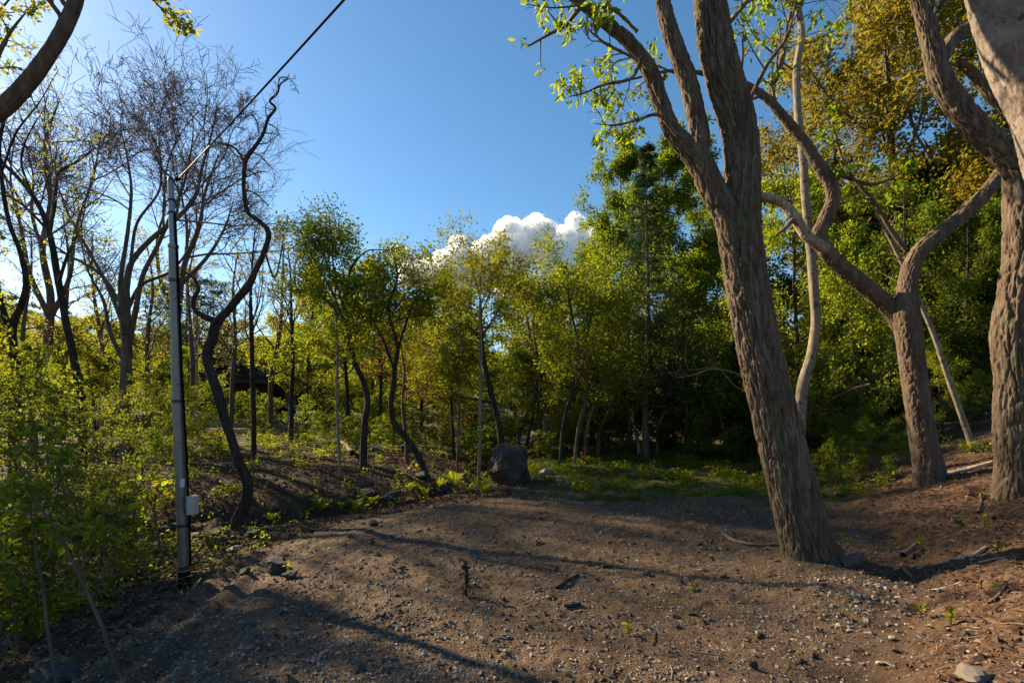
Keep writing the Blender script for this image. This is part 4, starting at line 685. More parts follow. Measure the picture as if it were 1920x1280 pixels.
for k, (px, D, top, lab) in enumerate([(30, 4.3, 960, 'low leafy shrub in the bottom corner'), (215, 6.3, 950, 'small shrub with pale leaves left of the pole'),
                                       (410, 17, 815, 'bush below the house wall by the twisted tree'), (612, 26, 740, 'rounded bush beside the two outdoor units'), (655, 20, 780, 'bush behind the S-curved trunk'), (800, 19, 770, 'bush in the sunny gap'), (700, 24, 760, 'bush in the far gap'), (760, 27, 740, 'bush far back in the sunny gap'), (850, 28, 760, 'bush far back behind the thin stems'),
                                       (1640, 10.5, 790, 'bright low shrub between the leaning trunk and the Y tree'), (1690, 11.5, 770, 'bright low shrub behind the Y tree'), (1580, 11.5, 810, 'low shrub in the grass behind the leaning trunk'), (1800, 12.5, 740, 'low shrub behind the leaning stem'), (1860, 11.5, 700, 'shrub by the rugged trunk'),
                                       (1610, 9.8, 840, 'bright bush nearest the gravel mound'), (1665, 9.6, 850, 'bright bush left of the forked trunk foot'), (1570, 10.2, 830, 'bright bush beside the leaning trunk'), (1700, 10.8, 800, 'bright bush behind the forked trunk foot'), (1640, 12.0, 740, 'taller bright bush behind the gravel mound'), (470, 29, 735, 'sparse bush before the house wall'), (520, 28, 745, 'bush before the house windows'), (430, 27, 735, 'bush before the house corner'), (560, 20, 800, 'bush on the far bank top'), (620, 22, 775, 'bush left of the S-curved tree'), (740, 21, 780, 'bush behind the kinked tree'), (830, 22, 780, 'bush behind the thin dark stem'), (900, 20, 775, 'bush behind the pale stem'), (950, 18, 790, 'bush behind the boulder'), (500, 23, 790, 'low bush under the twiggy trees'), (680, 26, 745, 'tall bush in the far gap'), (1300, 17, 800, 'low undergrowth bush near the conifer'), (1150, 18, 800, 'low undergrowth bush left of the conifer'), (1400, 16, 800, 'low undergrowth bush behind the leaning trunk'), (1030, 17, 810, 'low undergrowth bush right of the boulder')]):
    place('shrub', px, D, top, lab, 'shrub', 'low shrubs and bushes', sx=1.4 if D > 14 else 1.0)
# near saplings on the left with bare stems
for k, (pts, D, lab) in enumerate([([(232, 1275, 13), (190, 1170, 11), (150, 1080, 10), (110, 1000, 8), (62, 930, 6), (30, 850, 4)], 3.5, 'thin dark sapling leaning across the near corner'), ([(108, 1290, 10), (90, 1180, 9), (80, 1100, 8), (62, 1000, 6), (55, 920, 4)], 3.6, 'thin upright sapling in the near corner'),
                                   ([(305, 1058, 9), (297, 1010, 8), (290, 960, 7), (294, 900, 5)], 6.6, 'small sapling with a leaf tuft left of the pole base'), ([(278, 1060, 9), (245, 1020, 8), (225, 985, 7), (215, 920, 4)], 6.4, 'crooked little sapling among the shrubs')]):
    hero('sapling', lab, 'sapling', 'saplings left of the pole', [trace(pts, D, 0.62)], M_BROWN, 0.012, 0.002, 0.02, 2, 0.08, 0.1, levels=[dict(k=9, lr=0.42, ang=62, M=6, wander=0.15, up=0.04, t0=0.25, rr=0.45, flat=0.6, tipfac=0.3), dict(k=4, lr=0.45, ang=45, M=4, wander=0.2, up=0.0, rr=0.6, flat=0.6)], sprouts=[(0, 0.3)], fol=dict(n=3, L=0.085, ratio=0.62, spread=0.01, flat=1.6, shape='oval'), lmat=L_GREEN, seed=60+k, sink=0.05)
# withered shrub by the kinked tree and brown brush by the rocks
hero('withered_shrub', 'shrub with rust-brown withered leaves hanging by the kinked tree', 'shrub', None, [trace([(762, 830, 7), (755, 760, 6), (758, 690, 4), (750, 640, 2)], 15.5)], M_TWIGB, 0.03, 0.002, 0.03, 2, 0.05, 0.1, levels=LVC, sprouts=[(0, 0.15)], fol=dict(n=4, L=0.07, droop=0.6, spread=0.05), lmat=L_BROWN, twig=M_TWIGB, seed=71)
hero('dead_bush', 'brown dead bush behind the steel pole above the rocks', 'shrub', None, [trace([(318, 985, 6), (312, 950, 5), (318, 930, 3)], 9.6)], M_TWIGB, 0.03, 0.002, 0.03, 2, 0.05, 0.1, levels=[dict(k=18, lr=0.9, ang=70, M=5, wander=0.25, up=0.02, t0=0.05, rr=0.5), dict(k=6, lr=0.5, ang=50, M=4, wander=0.3, up=0.0, rr=0.6)], sprouts=[(0, 0.05)], fol=dict(n=5, L=0.05, droop=0.3, spread=0.04), lmat=L_BROWN, twig=M_TWIGB, seed=72)
# bare pale branches that reach out behind the leaning trunk
hero('dead_sapling', 'bare pale sapling with wiry branches between conifer and leaning trunk', 'sapling', None, [trace([(1452, 850, 7), (1440, 780, 6), (1425, 720, 5), (1410, 640, 3)], 12.0, 0.5), trace([(1432, 750, 5), (1380, 700, 4), (1335, 692, 4), (1290, 705, 3), (1262, 705, 2), (1245, 680, 1)], 12.0, 0.55), trace([(1428, 735, 4), (1385, 728, 3), (1345, 690, 3), (1290, 690, 2), (1285, 640, 1)], 12.1, 0.55)], M_PALE, 0.02, 0.001, 0.03, 2, 0.05, 0.1,
     levels=[dict(k=6, lr=0.35, ang=55, M=6, wander=0.22, up=0.08, t0=0.2, rr=0.55), dict(k=3, lr=0.5, ang=50, M=5, wander=0.25, up=0.05, rr=0.65)], sprouts=[(1, 0.2), (2, 0.2), (0, 0.4)], twig=M_TWIGB, seed=74)

# ------------------------------------------------------------------ buildings and poles
M_ROOF = plain('dark_roof', (0.014, 0.012, 0.011), 1.0, var=0.3, scale=2, spec=0.02); M_WALLB = plain('cream_wall', (0.50, 0.46, 0.38), 0.85, var=0.12, scale=1.5); M_WOOD = plain('dark_boards', (0.05, 0.034, 0.025), 0.8, var=0.3, scale=2)
M_GLASS = plain('window_glass', (0.02, 0.025, 0.03), 0.08, var=0.1, spec=0.6); M_CONC = plain('concrete', (0.30, 0.29, 0.27), 0.9, var=0.2, scale=3, bump=0.2); M_AC = plain('white_casing', (0.62, 0.61, 0.57), 0.5, var=0.06); M_BLACK = plain('black_plastic', (0.008, 0.008, 0.009), 1.0, var=0.1, spec=0.05)
M_GREYROOF = plain('grey_roof', (0.30, 0.32, 0.33), 0.5, var=0.2, scale=1.5); M_REDW = plain('red_brown_wall', (0.14, 0.045, 0.03), 0.85, var=0.25, scale=2)
hb = np.array([-17.2, 38.0]); hzb = hz(-17.2, 38.0)-0.1
house = empty('house', (hb[0], hb[1], hzb), 'dark low house with cream wall patch seen through the trees', 'house')
def hpart(nm, mat, *bx, parent=None, **kw):
    m = MB()
    for (c, d) in bx: m.box((hb[0]+c[0], hb[1]+c[1], hzb+c[2]), d, 0.12)
    o = m.build(nm, mat, house if parent is None else parent, **kw); return o
def sub(nm, mat, bx, parent):
    m = MB()
    for (c, d) in bx: m.box((hb[0]+c[0], hb[1]+c[1], hzb+c[2]), d, 0.12)
    o = m.build(nm, mat, house); o.parent = parent; return o
hpart('foundation', M_CONC, ((0, 0, 0.10), (9.6, 5.2, 0.7))); w_ = hpart('wall', M_WOOD, ((0, 0.2, 1.6), (9.0, 4.6, 2.3))); hpart('cream_panel', M_WALLB, ((-2.9, -2.25, 1.75), (1.9, 0.12, 1.5)))
for (x, wd, z, hh) in [(-0.6, 1.4, 1.75, 1.1), (1.9, 1.7, 1.65, 1.3), (-4.05, 0.6, 1.8, 0.9)]:
    f_ = hpart('window', M_ROOF, ((x, -2.14, z), (wd, 0.10, hh))); sub('pane', M_GLASS, [((x-wd*0.24, -2.20, z), (wd*0.42, 0.03, hh-0.14))], f_); sub('pane', M_GLASS, [((x+wd*0.24, -2.20, z), (wd*0.42, 0.03, hh-0.14))], f_)
d_ = hpart('door', M_WOOD, ((3.5, -2.17, 1.55), (0.95, 0.10, 2.05))); sub('handle', M_AC, [((3.85, -2.25, 1.5), (0.04, 0.05, 0.18))], d_)
for (sy, nm) in ((-1, 'roof'), (1, 'roof')):
    m = MB(); x0, x1 = -5.4, 5.2; y0, y1 = sy*3.6, 0.0; z0, z1 = 2.75, 3.95; th = 0.16; c0, s0 = math.cos(0.12), math.sin(0.12)
    V = np.array([(x0, y0, z0), (x1, y0, z0), (x1, y1, z1), (x0, y1, z1), (x0, y0, z0+th), (x1, y0, z0+th), (x1, y1, z1+th), (x0, y1, z1+th)])
    V = np.stack([hb[0]+V[:, 0]*c0-V[:, 1]*s0, hb[1]+V[:, 0]*s0+V[:, 1]*c0, hzb+V[:, 2]], 1)
    m.add(V, [[0, 1, 2, 3], [4, 7, 6, 5], [0, 4, 5, 1], [1, 5, 6, 2], [2, 6, 7, 3], [3, 7, 4, 0]]); m.build('roof', M_ROOF, house)
hpart('fascia', M_WOOD, ((-0.1, -3.62, 2.80), (10.7, 0.05, 0.22)))
# outdoor units by the house
for k, px in enumerate((552, 574)):
    D = 33.5; x = (px-CX)/F*D; z = CAMZ-(782-HY)/F*D; e = empty('outdoor_unit', (x, D, z), 'white air conditioner outdoor unit, %s of the pair below the house' % ('left one' if k == 0 else 'right one'), 'air conditioner', 'outdoor units below the house')
    MB().box((x, D, z+0.36), (0.66, 0.28, 0.58), 0, 0.02).build('casing', M_AC, e)
    a = np.arange(24)*2*np.pi/24; rg_ = MB(); ring = np.stack([x+0.08*0-0.07+0.2*np.cos(a), np.full(24, D-0.15), z+0.36+0.2*np.sin(a)], 1); cen = np.array([[x-0.07, D-0.15, z+0.36]])
    rg_.add(np.vstack([ring, cen]), [[i, (i+1) % 24, 24] for i in range(24)]).build('fan_grille', M_BLACK, e)
    MB().box((x-0.24, D, z-0.1), (0.05, 0.3, 0.36)).build('foot', M_BLACK, e); MB().box((x+0.24, D, z-0.1), (0.05, 0.3, 0.36)).build('foot', M_BLACK, e)
# low retaining wall in front of the house
x = (470-CX)/F*30; MB().box((x, 30, hz(x, 30)+0.0), (7.5, 0.3, 0.9), 0.05, 0.02).build('retaining_wall', M_CONC)
tag(bpy.data.objects['retaining_wall'], 'low concrete retaining wall in shade below the house', 'wall')
# second building behind the wood: sheet roof over red-brown wall
D = 27.0; x = (1350-CX)/F*D; z = CAMZ+(HY-735)/F*D; gz_ = hz(x, D); e = empty('shed', (x, D, gz_), 'grey-roofed red-brown shed glimpsed behind the leaning trunk', 'shed')
MB().box((x, D+1.6, (gz_+z)/2), (3.2, 2.6, z-gz_), 0.0).build('wall', M_REDW, e)
V = np.array([(x-1.9, D, z), (x+1.9, D, z), (x+1.9, D+2.2, z+1.3), (x-1.9, D+2.2, z+1.3), (x-1.9, D, z+.06), (x+1.9, D, z+.06), (x+1.9, D+2.2, z+1.36), (x-1.9, D+2.2, z+1.36)])
MB().add(V, [[0, 1, 2, 3], [4, 7, 6, 5], [0, 4, 5, 1], [1, 5, 6, 2], [2, 6, 7, 3], [3, 7, 4, 0]]).build('roof', M_GREYROOF, e)
MB().box((x-0.6, D+0.27, gz_+1.0), (0.8, 0.05, 1.9)).build('door', M_WOOD, e)

M_STEEL = plain('galvanised_steel', (0.21, 0.185, 0.155), 0.42, 0.45, var=0.22, scale=3, spec=0.5); M_STEELB = plain('blue_grey_steel', (0.24, 0.26, 0.30), 0.45, 0.4, var=0.12, scale=4); M_BAND = plain('steel_band', (0.05, 0.05, 0.05), 0.5, 0.5); M_BOX = plain('grey_plastic', (0.42, 0.40, 0.36), 0.5, var=0.05)
DP = 5.65
def pp(px, py, d=DP): return at(px, py, d)
pb = pp(347, 1116); pb[2] = hz(pb[0], pb[1]); pole = empty('steel_pole', pb, 'tall galvanised steel service pole with grey meter box and bands', 'pole')
def seg(nm, a, b, wa, wb, mat, S=24, par=None, sm=True):
    m = MB(); P = np.array([a, b]); return m.tube(np.linspace(P[0], P[1], 6), np.linspace(wa, wb, 6)*0.5*DP/F, S).build(nm, mat, par or pole, sm)
seg('base_sleeve', np.array([pb[0], pb[1], pb[2]-0.3]), pp(345, 1070), 20, 20, M_BLACK); lower = seg('lower_section', pp(345, 1072), pp(331, 690), 19, 18, M_STEEL); seg('middle_section', pp(331, 692), pp(325, 468), 17, 16.5, M_STEEL); seg('upper_section', pp(325, 470), pp(320, 338), 12.5, 10, M_STEELB); seg('cap', pp(320, 339), pp(319.8, 332), 11, 8, M_BAND)
for (y, w) in [(1063, 21), (984, 21), (752, 20.5), (526, 18.5), (462, 18.5)]:
    x = np.interp(y, [332, 468, 690, 1072], [320, 325, 331, 345]); seg('band', pp(x-0.05, y+3), pp(x+0.05, y-3), w, w, M_BAND if y != 462 else M_STEEL)
seg('band', pp(321.5, 377), pp(321.4, 374), 14, 14, M_BAND); seg('band', pp(322.6, 401), pp(322.4, 397), 14, 14, M_BAND)
MB().tube(np.array([pp(357, 1060, DP-0.02), pp(355, 985, DP-0.02), pp(350, 860, DP-0.02), pp(341, 700, DP-0.02), pp(334, 520, DP-0.02), pp(330, 440, DP-0.02), pp(328, 400, DP-0.02)]), 3.2*0.5*DP/F*1.3, 10).build('conduit', M_BLACK, pole, True)
bx = pp(361, 946, DP-0.02); box_ = MB().box(bx, (15*DP/F, 0.10, 34*DP/F), 0.0, 0.012).build('meter_box', M_BOX, pole)
o_ = MB().box(bx+np.array([0.004, -0.056, 0.0]), (11*DP/F, 0.012, 30*DP/F), 0.0, 0.004).build('lid', M_BOX, pole); o_.parent = box_
o_ = MB().box(bx+np.array([-0.055, 0.0, 0.05]), (0.04, 0.03, 0.02)).build('bracket', M_BAND, pole); o_.parent = box_
o_ = MB().box(bx+np.array([-0.055, 0.0, -0.05]), (0.04, 0.03, 0.02)).build('bracket', M_BAND, pole); o_.parent = box_
MB().tube(np.array([pp(356, 962), pp(355, 975), pp(352, 985), pp(349, 990)]), 0.008, 8).build('cable_tail', M_BLACK, pole, True)
MB().tube(np.array([pp(319, 375), pp(314, 373), pp(311, 375), pp(314, 378), pp(320, 378)]), 0.004, 6).build('hook', M_BAND, pole, True)
for (px, py) in [(338, 900), (336, 830), (333, 720), (328, 560)]: MB().box(pp(px, py, DP-0.055), (0.014, 0.012, 0.014), 0, 0.003).build('bolt', M_BAND, pole)
MB().box(pp(341.5, 905, DP-0.057), (0.05, 0.004, 0.09), 0, 0.006).build('number_plate', M_AC, pole)
# service cable overhead
c0 = pp(334, 335); c1 = at(645, 0, 2.75); t = np.linspace(0, 3.2, 40)[:, None]; cp = c0+(c1-c0)*t; cp[:, 2] += 0.05*((t[:, 0]-0.5)**2-0.25)*np.where(t[:, 0] < 1, 1, 0.6)
ce = empty('service_cable', c0, 'black overhead cable running from the pole top up over the lot', 'cable')
M_PINK = plain('faded_red_sheath', (0.30, 0.13, 0.10), 0.6)
MB().tube(cp[:5], 0.0058, 8).build('red_sheath', M_PINK, ce, True); MB().tube(cp[4:], 0.0062, 8).build('line', M_BLACK, ce, True)
cl_ = MB().tube(np.array([pp(329, 336), pp(332, 335.4), pp(336, 334.5), pp(339, 334)]), [0.012, 0.024, 0.024, 0.012], 10).build('clamp', M_BLACK, ce, True)
MB().tube(np.array([pp(321, 341), pp(325, 341), pp(330, 336)]), 0.006, 8).build('tail', M_BLACK, ce, True)
# distant grey pole
x = (366-CX)/F*24; z = hz(x, 24); e = empty('concrete_pole', (x, 24, z), 'distant slim grey concrete pole behind the twisted tree', 'pole')
MB().tube(np.array([(x, 24, z-0.3), (x, 24, CAMZ+(HY-500)/F*24)]), [0.13, 0.10], 16).build('shaft', M_CONC, e, True); MB().box((x, 24, CAMZ+(HY-530)/F*24), (0.8, 0.08, 0.08)).build('crossarm', M_STEEL, e)

# ------------------------------------------------------------------ rocks and stones
import bmesh
def ico(sub):
    bm = bmesh.new(); bmesh.ops.create_icosphere(bm, subdivisions=sub, radius=1.0); V = np.array([v.co[:] for v in bm.verts]); Fc = np.array([[v.index for v in f.verts] for f in bm.faces]); bm.free(); return V, Fc
ICO = {k: ico(k) for k in (1, 2, 3, 5, 6)}
def facet_rock(sub, planes, rough, seed, fine=0.02):
    V, Fc = ICO[sub]; V = unit(V); rr = np.full(len(V), 9.0)
    for (n, d) in planes:
        c = V@unit(np.array(n, float)); rr = np.minimum(rr, np.where(c > 0.05, d/np.maximum(c, 0.05), 9))
    rr = np.minimum(rr, 1.6); P = V*rr[:, None]; P = P*(1+rough*fbm(P*1.6+seed, 3)[:, None]+fine*fbm(P*6+seed, 3)[:, None]); return P, Fc
def rand_planes(rg, n=14): return [(rg.normal(size=3), 0.75+0.35*rg.random()) for _ in range(n)]
bo = G(955, 908); Db = bo[1]; be = empty('boulder', bo, 'big dark angular boulder standing at the far edge of the lot', 'boulder')
P, Fc = facet_rock(6, [((0.10, 0.05, 1), 0.86), ((0, 0, -1), 0.95), ((-1, -0.35, 0.18), 0.80), ((-0.8, -0.8, 0.25), 0.90), ((0.30, -1, 0.10), 0.80), ((1, -0.15, 0.12), 0.78), ((0.8, 0.8, 0.1), 0.9), ((-0.6, 0.9, 0.1), 0.85), ((-0.75, -0.3, 0.85), 0.98), ((0.8, -0.3, 0.7), 0.92), ((-0.75, -0.4, -0.65), 0.82), ((0.8, -0.4, -0.55), 0.86), ((0.0, -0.8, 0.75), 0.98), ((-0.2, -0.9, -0.5), 0.9)], 0.22, 3, 0.06)
hw = 35*Db/F; mobj('stone', P*np.array([hw*1.2, hw*1.05, 38*Db/F*1.08])+bo+np.array([0, 0.15, 35*Db/F]), [Fc], M_BOULDER, be, False)
rg = np.random.default_rng(77); PR = []
for k in range(6):
    P, Fc = facet_rock(3, rand_planes(rg), 0.12, k*7, 0.05); PR.append((mesh('rock_a', P, [Fc], M_ROCK), mesh('rock_b', P, [Fc], M_REDROCK), mesh('rock_c', P, [Fc], M_STONE)))
def rock(px, py, w, h, lab, mat=0, group=None, D=None, sink=0.3):
    g = G(px, py); s = w*0.5*g[1]/F; sz = h*0.5*g[1]/F; o = put('rock', PR[rg.integers(6)][mat], None, (g[0], g[1], g[2]+sz*(1-sink))); o.scale = (s, s*0.8, sz); o.rotation_euler = (rg.normal()*0.15, rg.normal()*0.15, rg.random()*6.28)
    return tag(o, lab, 'rock', group)
for a in [(408, 1026, 44, 34, 'rounded dark rock at the foot of the twisted tree', 0), (478, 1012, 34, 18, 'flat dark rock right of the twisted tree base', 0), (520, 1072, 52, 32, 'dark rock on the slope below the lot edge', 0), (370, 1000, 46, 26, 'rusty flat rock behind the steel pole', 1), (398, 992, 40, 24, 'rusty rock behind the rounded dark rock', 1), (330, 1005, 40, 30, 'dark rock left of the pole in the ditch', 0),
          (362, 1008, 36, 14, 'pale flat slab by the pole', 2), (768, 848, 26, 20, 'dark rock on the far bank by the kinked tree', 0), (838, 926, 30, 22, 'dark jagged rock among the ferns', 0), (878, 918, 20, 14, 'small dark rock beside the boulder fern', 0), (752, 944, 40, 14, 'rusty flat rock at the ditch mouth', 1), (735, 935, 30, 18, 'dark rock above the rusty flat rock', 0), (1022, 888, 24, 14, 'grey rock right of the boulder', 2), (960, 920, 16, 9, 'brown stone before the boulder', 1), (983, 920, 14, 7, 'pale stone before the boulder', 2),
          (1600, 1062, 42, 26, 'grey slab leaning at the foot of the big trunk', 2), (1830, 1272, 74, 24, 'flat grey rock in the lower corner of the bank', 2), (100, 1272, 80, 36, 'mossy dark rock in the near corner', 0), (215, 1160, 26, 20, 'dark stone under the near sapling', 0), (700, 985, 18, 9, 'dark stone by the lot edge', 0), (1825, 925, 40, 18, 'brown rock below the rugged tree', 1), (545, 1082, 22, 14, 'small dark rock below the slope rock', 0), (460, 1075, 20, 12, 'dark clod on the left slope', 0), (1545, 1098, 14, 10, 'pinkish stone below the trunk', 1),
          (790, 895, 26, 16, 'dark stone in the ditch shade', 0), (690, 930, 24, 14, 'dark stone in the ditch left of the rusty rock', 0), (440, 1032, 26, 12, 'pale stone before the twisted tree', 2)]: rock(*a)
# countable stones: the largest ones lying loose
PS = []
for k in range(8):
    V, Fc = ICO[1]; V, Fc = ICO[1]; P = unit(V)*(0.75+0.5*rg.random((len(V), 1)))+0.22*rg.normal(size=V.shape); PS.append((mesh('stone_pale', P, [Fc], M_PSTONE), mesh('stone_grey', P, [Fc], M_STONE)))
def stones(n, cx, cy, sx, sy, smin, smax, lab, grp, pale=0.7):
    smax *= 0.8
    for k in range(n):
        px, py = cx+sx*rg.normal(), cy+sy*rg.normal()
        if not (20 < px < 1910 and 945 < py < 1275): continue
        g = G(px, py); s = (smin+(smax-smin)*rg.random()**2)*0.42; m = PS[rg.integers(8)][0 if rg.random() < pale else 1]
        o = put('stone', m, None, (g[0], g[1], g[2]+s*0.25)); o.scale = (s*(0.8+0.6*rg.random()), s*(0.7+0.4*rg.random()), s*(0.45+0.35*rg.random())); o.rotation_euler = (rg.normal()*0.2, rg.normal()*0.2, rg.random()*6.28); tag(o, lab, 'stone', grp)
stones(95, 1640, 1125, 75, 34, 0.03, 0.085, 'pale angular stone in the spill of stones below the big trunk', 'stones spilled below the big trunk', 0.8)
stones(45, 1700, 1190, 90, 45, 0.025, 0.07, 'loose stone on the dark soil of the right bank foot', 'stones at the bank foot', 0.7)
stones(60, 760, 1190, 170, 55, 0.025, 0.075, 'loose pale stone on the near gravel', 'loose stones on the near gravel', 0.6)
stones(40, 1380, 990, 120, 30, 0.03, 0.07, 'loose stone on the gravel mound behind the big trunk', 'stones on the gravel mound', 0.6)
# uncountable gravel
def scatter_stones(name, x, y, s, mat):
    V = np.array([(1, 0, 0), (-1, 0, 0), (0, 1, 0), (0, -1, 0), (0, 0, 1), (0, 0, -1)], float); Fc = np.array([(0, 2, 4), (2, 1, 4), (1, 3, 4), (3, 0, 4), (2, 0, 5), (1, 2, 5), (3, 1, 5), (0, 3, 5)]); N = len(x)
    A = V[None]*(1+0.3*rg.normal(size=(N, 6, 1)))+0.35*rg.normal(size=(N, 6, 3)); sc = np.stack([s*(0.8+0.7*rg.random(N)), s*(0.7+0.5*rg.random(N)), s*(0.5+0.4*rg.random(N))], 1); A = A*sc[:, None]
    a = rg.random(N)*6.28; c, q = np.cos(a)[:, None], np.sin(a)[:, None]; X = A[..., 0]*c-A[..., 1]*q; Y = A[..., 0]*q+A[..., 1]*c
    z = height(x, y); W_ = np.stack([X+x[:, None], Y+y[:, None], A[..., 2]+(z+s*0.2)[:, None]], -1)
    return mobj(name, W_.reshape(-1, 3), [(np.arange(N)[:, None, None]*6+Fc[None]).reshape(-1, 3)], mat, None, False, 'stuff')
N = 110000; D = 2.6+8.0*rg.random(N)**1.4; x = (rg.random(N)*2.1-1.05)*D; lo1, li1, g1 = masks(x, D); dens = np.clip(0.35+0.5*sst(0.0, 0.3, n2(x, D, 0.8, 2, 5.0))+0.6*np.exp(-((x-3.2)/1.0)**2-((D-4.7)/0.6)**2)+0.4*np.exp(-((x+1.0)/0.8)**2), 0, 1)*np.maximum(lo1, 0.35*(1-g1))
kp = rg.random(N) < dens; x, D = x[kp], D[kp]; tag(scatter_stones('gravel', x, D, 0.004+0.012*rg.random(len(x))**3.2, M_STONE), 'small grey gravel stones strewn over the lot', 'gravel')
# dark soil clods
N = 14000; D = 2.6+6.5*rg.random(N); x = (rg.random(N)*2.1-1.05)*D; kp = rg.random(N) < np.clip(0.1+sst(0.0, 0.3, n2(x, D, 0.5, 2, 8.0)), 0, 1)*0.7; x, D = x[kp], D[kp]
tag(scatter_stones('soil_clods', x, D, 0.007+0.026*rg.random(len(x))**3.5, islandmat('soil_clod', [(0.05, 0.034, 0.024), (0.09, 0.062, 0.044), (0.12, 0.085, 0.06)])), 'dark crumbs of soil on the lot and banks', 'soil', kind='stuff')
#--PART4--
# ------------------------------------------------------------------ litter, grass, herbs, ferns, sticks
rg = np.random.default_rng(91)
def litter(N, x0, x1, y0, y1, fn, s=0.035):
    y = y0+(y1-y0)*rg.random(N); x = x0+(x1-x0)*rg.random(N); lo1, li1, g1 = masks(x, y); k = rg.random(N) < fn(x, y, lo1, li1, g1); x, y = x[k], y[k]; z = height(x, y)+0.006
    pos = np.stack([x, y, z], 1); d = rg.normal(size=pos.shape); d[:, 2] *= 0.25; nn = rg.normal(size=pos.shape)*0.35; nn[:, 2] += 1; L = s*(0.5+rg.random(len(x))); return leaves(pos, d, unit(nn), L, L*0.55, 'rhomb', 0.3*1.0, 0.3)
mb = MB(); mb.add(*litter(22000, 1.5, 9, 2.2, 12, lambda x, y, l, t, g: np.clip(t*(0.9-0.5*g), 0, 1), 0.04))
mb.add(*litter(80000, -12, 0, 3.0, 19, lambda x, y, l, t, g: np.clip((1-l)*0.8, 0, 1), 0.06))
tag(mb.build('leaf_litter', M_LITTER, None, False, 'stuff'), 'brown dead leaves littering both banks', 'leaf litter')
mb = MB(); N = 2600; y = 2.4+9*rg.random(N); x = -9+18*rg.random(N); lo1, li1, g1 = masks(x, y); k = rg.random(N) < (0.9*(1-lo1)*(li1*1.0+0.35)+0.03); x, y = x[k], y[k]; n_ = len(x)
a = rg.random(n_)*np.pi; L = 0.05+0.22*rg.random(n_)**2; P = np.zeros((n_, 3, 3)); t_ = np.array([-0.5, 0.05, 0.5]); bd = rg.normal(size=n_)*0.08*L
P[:, :, 0] = x[:, None]+np.cos(a)[:, None]*L[:, None]*t_-np.sin(a)[:, None]*bd[:, None]*np.array([0, 1, 0]); P[:, :, 1] = y[:, None]+np.sin(a)[:, None]*L[:, None]*t_+np.cos(a)[:, None]*bd[:, None]*np.array([0, 1, 0])
P[:, :, 2] = height(P[:, :, 0].ravel(), P[:, :, 1].ravel()).reshape(n_, 3)+0.008; mb.add(*tubes(P, np.repeat((0.0015+0.003*rg.random(n_))[:, None], 3, 1), 4))
tag(mb.build('twig_litter', islandmat('twig_bits', [(0.10, 0.06, 0.035), (0.22, 0.15, 0.10), (0.34, 0.25, 0.17), (0.07, 0.045, 0.03)]), None, True, 'stuff'), 'thin fallen twigs and straw lying on the ground', 'twigs')
# grass
def blades(N, x0, x1, y0, y1, fn, h0=0.05, h1=0.14):
    y = y0+(y1-y0)*rg.random(N); x = x0+(x1-x0)*rg.random(N); lo1, li1, g1 = masks(x, y); k = rg.random(N) < fn(x, y, lo1, li1, g1); x, y = x[k], y[k]; m = 5; x = np.repeat(x, m)+rg.normal(size=len(x)*m)*0.02; y = np.repeat(y, m)+rg.normal(size=len(y)*m)*0.02; z = height(x, y)-0.005
    pos = np.stack([x, y, z], 1); d = rg.normal(size=pos.shape)*0.45; d[:, 2] = 1; nn = rg.normal(size=pos.shape); nn[:, 2] = 0.1; L = h0+(h1-h0)*rg.random(len(x))**1.5; return leaves(pos, d, unit(nn), L, 0.010+0.006*rg.random(len(x)), 'rhomb', 0.1, 0.35)
cl = lambda x, y: sst(0.0, 0.3, n2(x, y, 0.55, 3, 12.0))
mb = MB(); mb.add(*blades(20000, 0.5, 8, 8.3, 20, lambda x, y, l, t, g: g*cl(x, y)*0.8)); mb.add(*blades(14000, -14, 1, 9, 26, lambda x, y, l, t, g: g*cl(x, y)*0.8, 0.06, 0.16))
mb.add(*blades(2500, -6, 6, 2.6, 9.5, lambda x, y, l, t, g: 0.10*(1-l)*cl(x, y), 0.03, 0.09))
tag(mb.build('grass', L_GRASS, None, False, 'stuff'), 'short green grass growing beyond the lot and on the far bank', 'grass')
# low herbs: rosettes of small broad leaves
def herbs(N, x0, x1, y0, y1, fn, s=0.05, nl=7, hmax=0.12):
    y = y0+(y1-y0)*rg.random(N); x = x0+(x1-x0)*rg.random(N); lo1, li1, g1 = masks(x, y); k = rg.random(N) < fn(x, y, lo1, li1, g1); x, y = x[k], y[k]; z = height(x, y)
    x = np.repeat(x, nl); y = np.repeat(y, nl); z = np.repeat(z, nl)+hmax*rg.random(len(x)); pos = np.stack([x+rg.normal(size=len(x))*0.05, y+rg.normal(size=len(x))*0.05, z], 1); d = rg.normal(size=pos.shape); d[:, 2] *= 0.4; nn = rg.normal(size=pos.shape)*0.5; nn[:, 2] += 1; L = s*(0.5+rg.random(len(x))); return leaves(pos, d, unit(nn), L, L*0.6, 'rhomb', 0.2, 0.2)
mb = MB(); cb = lambda x, y: sst(0.05, 0.35, n2(x, y, 0.8, 2, 22.0))
mb.add(*herbs(9000, 1.0, 9, 8.6, 18, lambda x, y, l, t, g: np.clip(g+0.25, 0, 1)*(1-l)*cb(x, y), 0.06, 8, 0.2)); mb.add(*herbs(14000, -14, 0, 9.5, 24, lambda x, y, l, t, g: (g+0.3)*(1-l)*cb(x, y), 0.075, 8, 0.2))
mb.add(*herbs(5000, -9, -2.4, 2.8, 8.5, lambda x, y, l, t, g: 0.9*(1-l)*cb(x, y)*sst(-2.6, -4.0, x), 0.05, 8, 0.3))
mb.add(*herbs(500, 3.5, 7, 3, 8, lambda x, y, l, t, g: 0.25*(1-l)*cb(x, y), 0.05, 6, 0.08))
tag(mb.build('ground_cover', L_GREEN, None, False, 'stuff'), 'low leafy herbs covering the ground beyond the lot and under the shrubs', 'herbs')
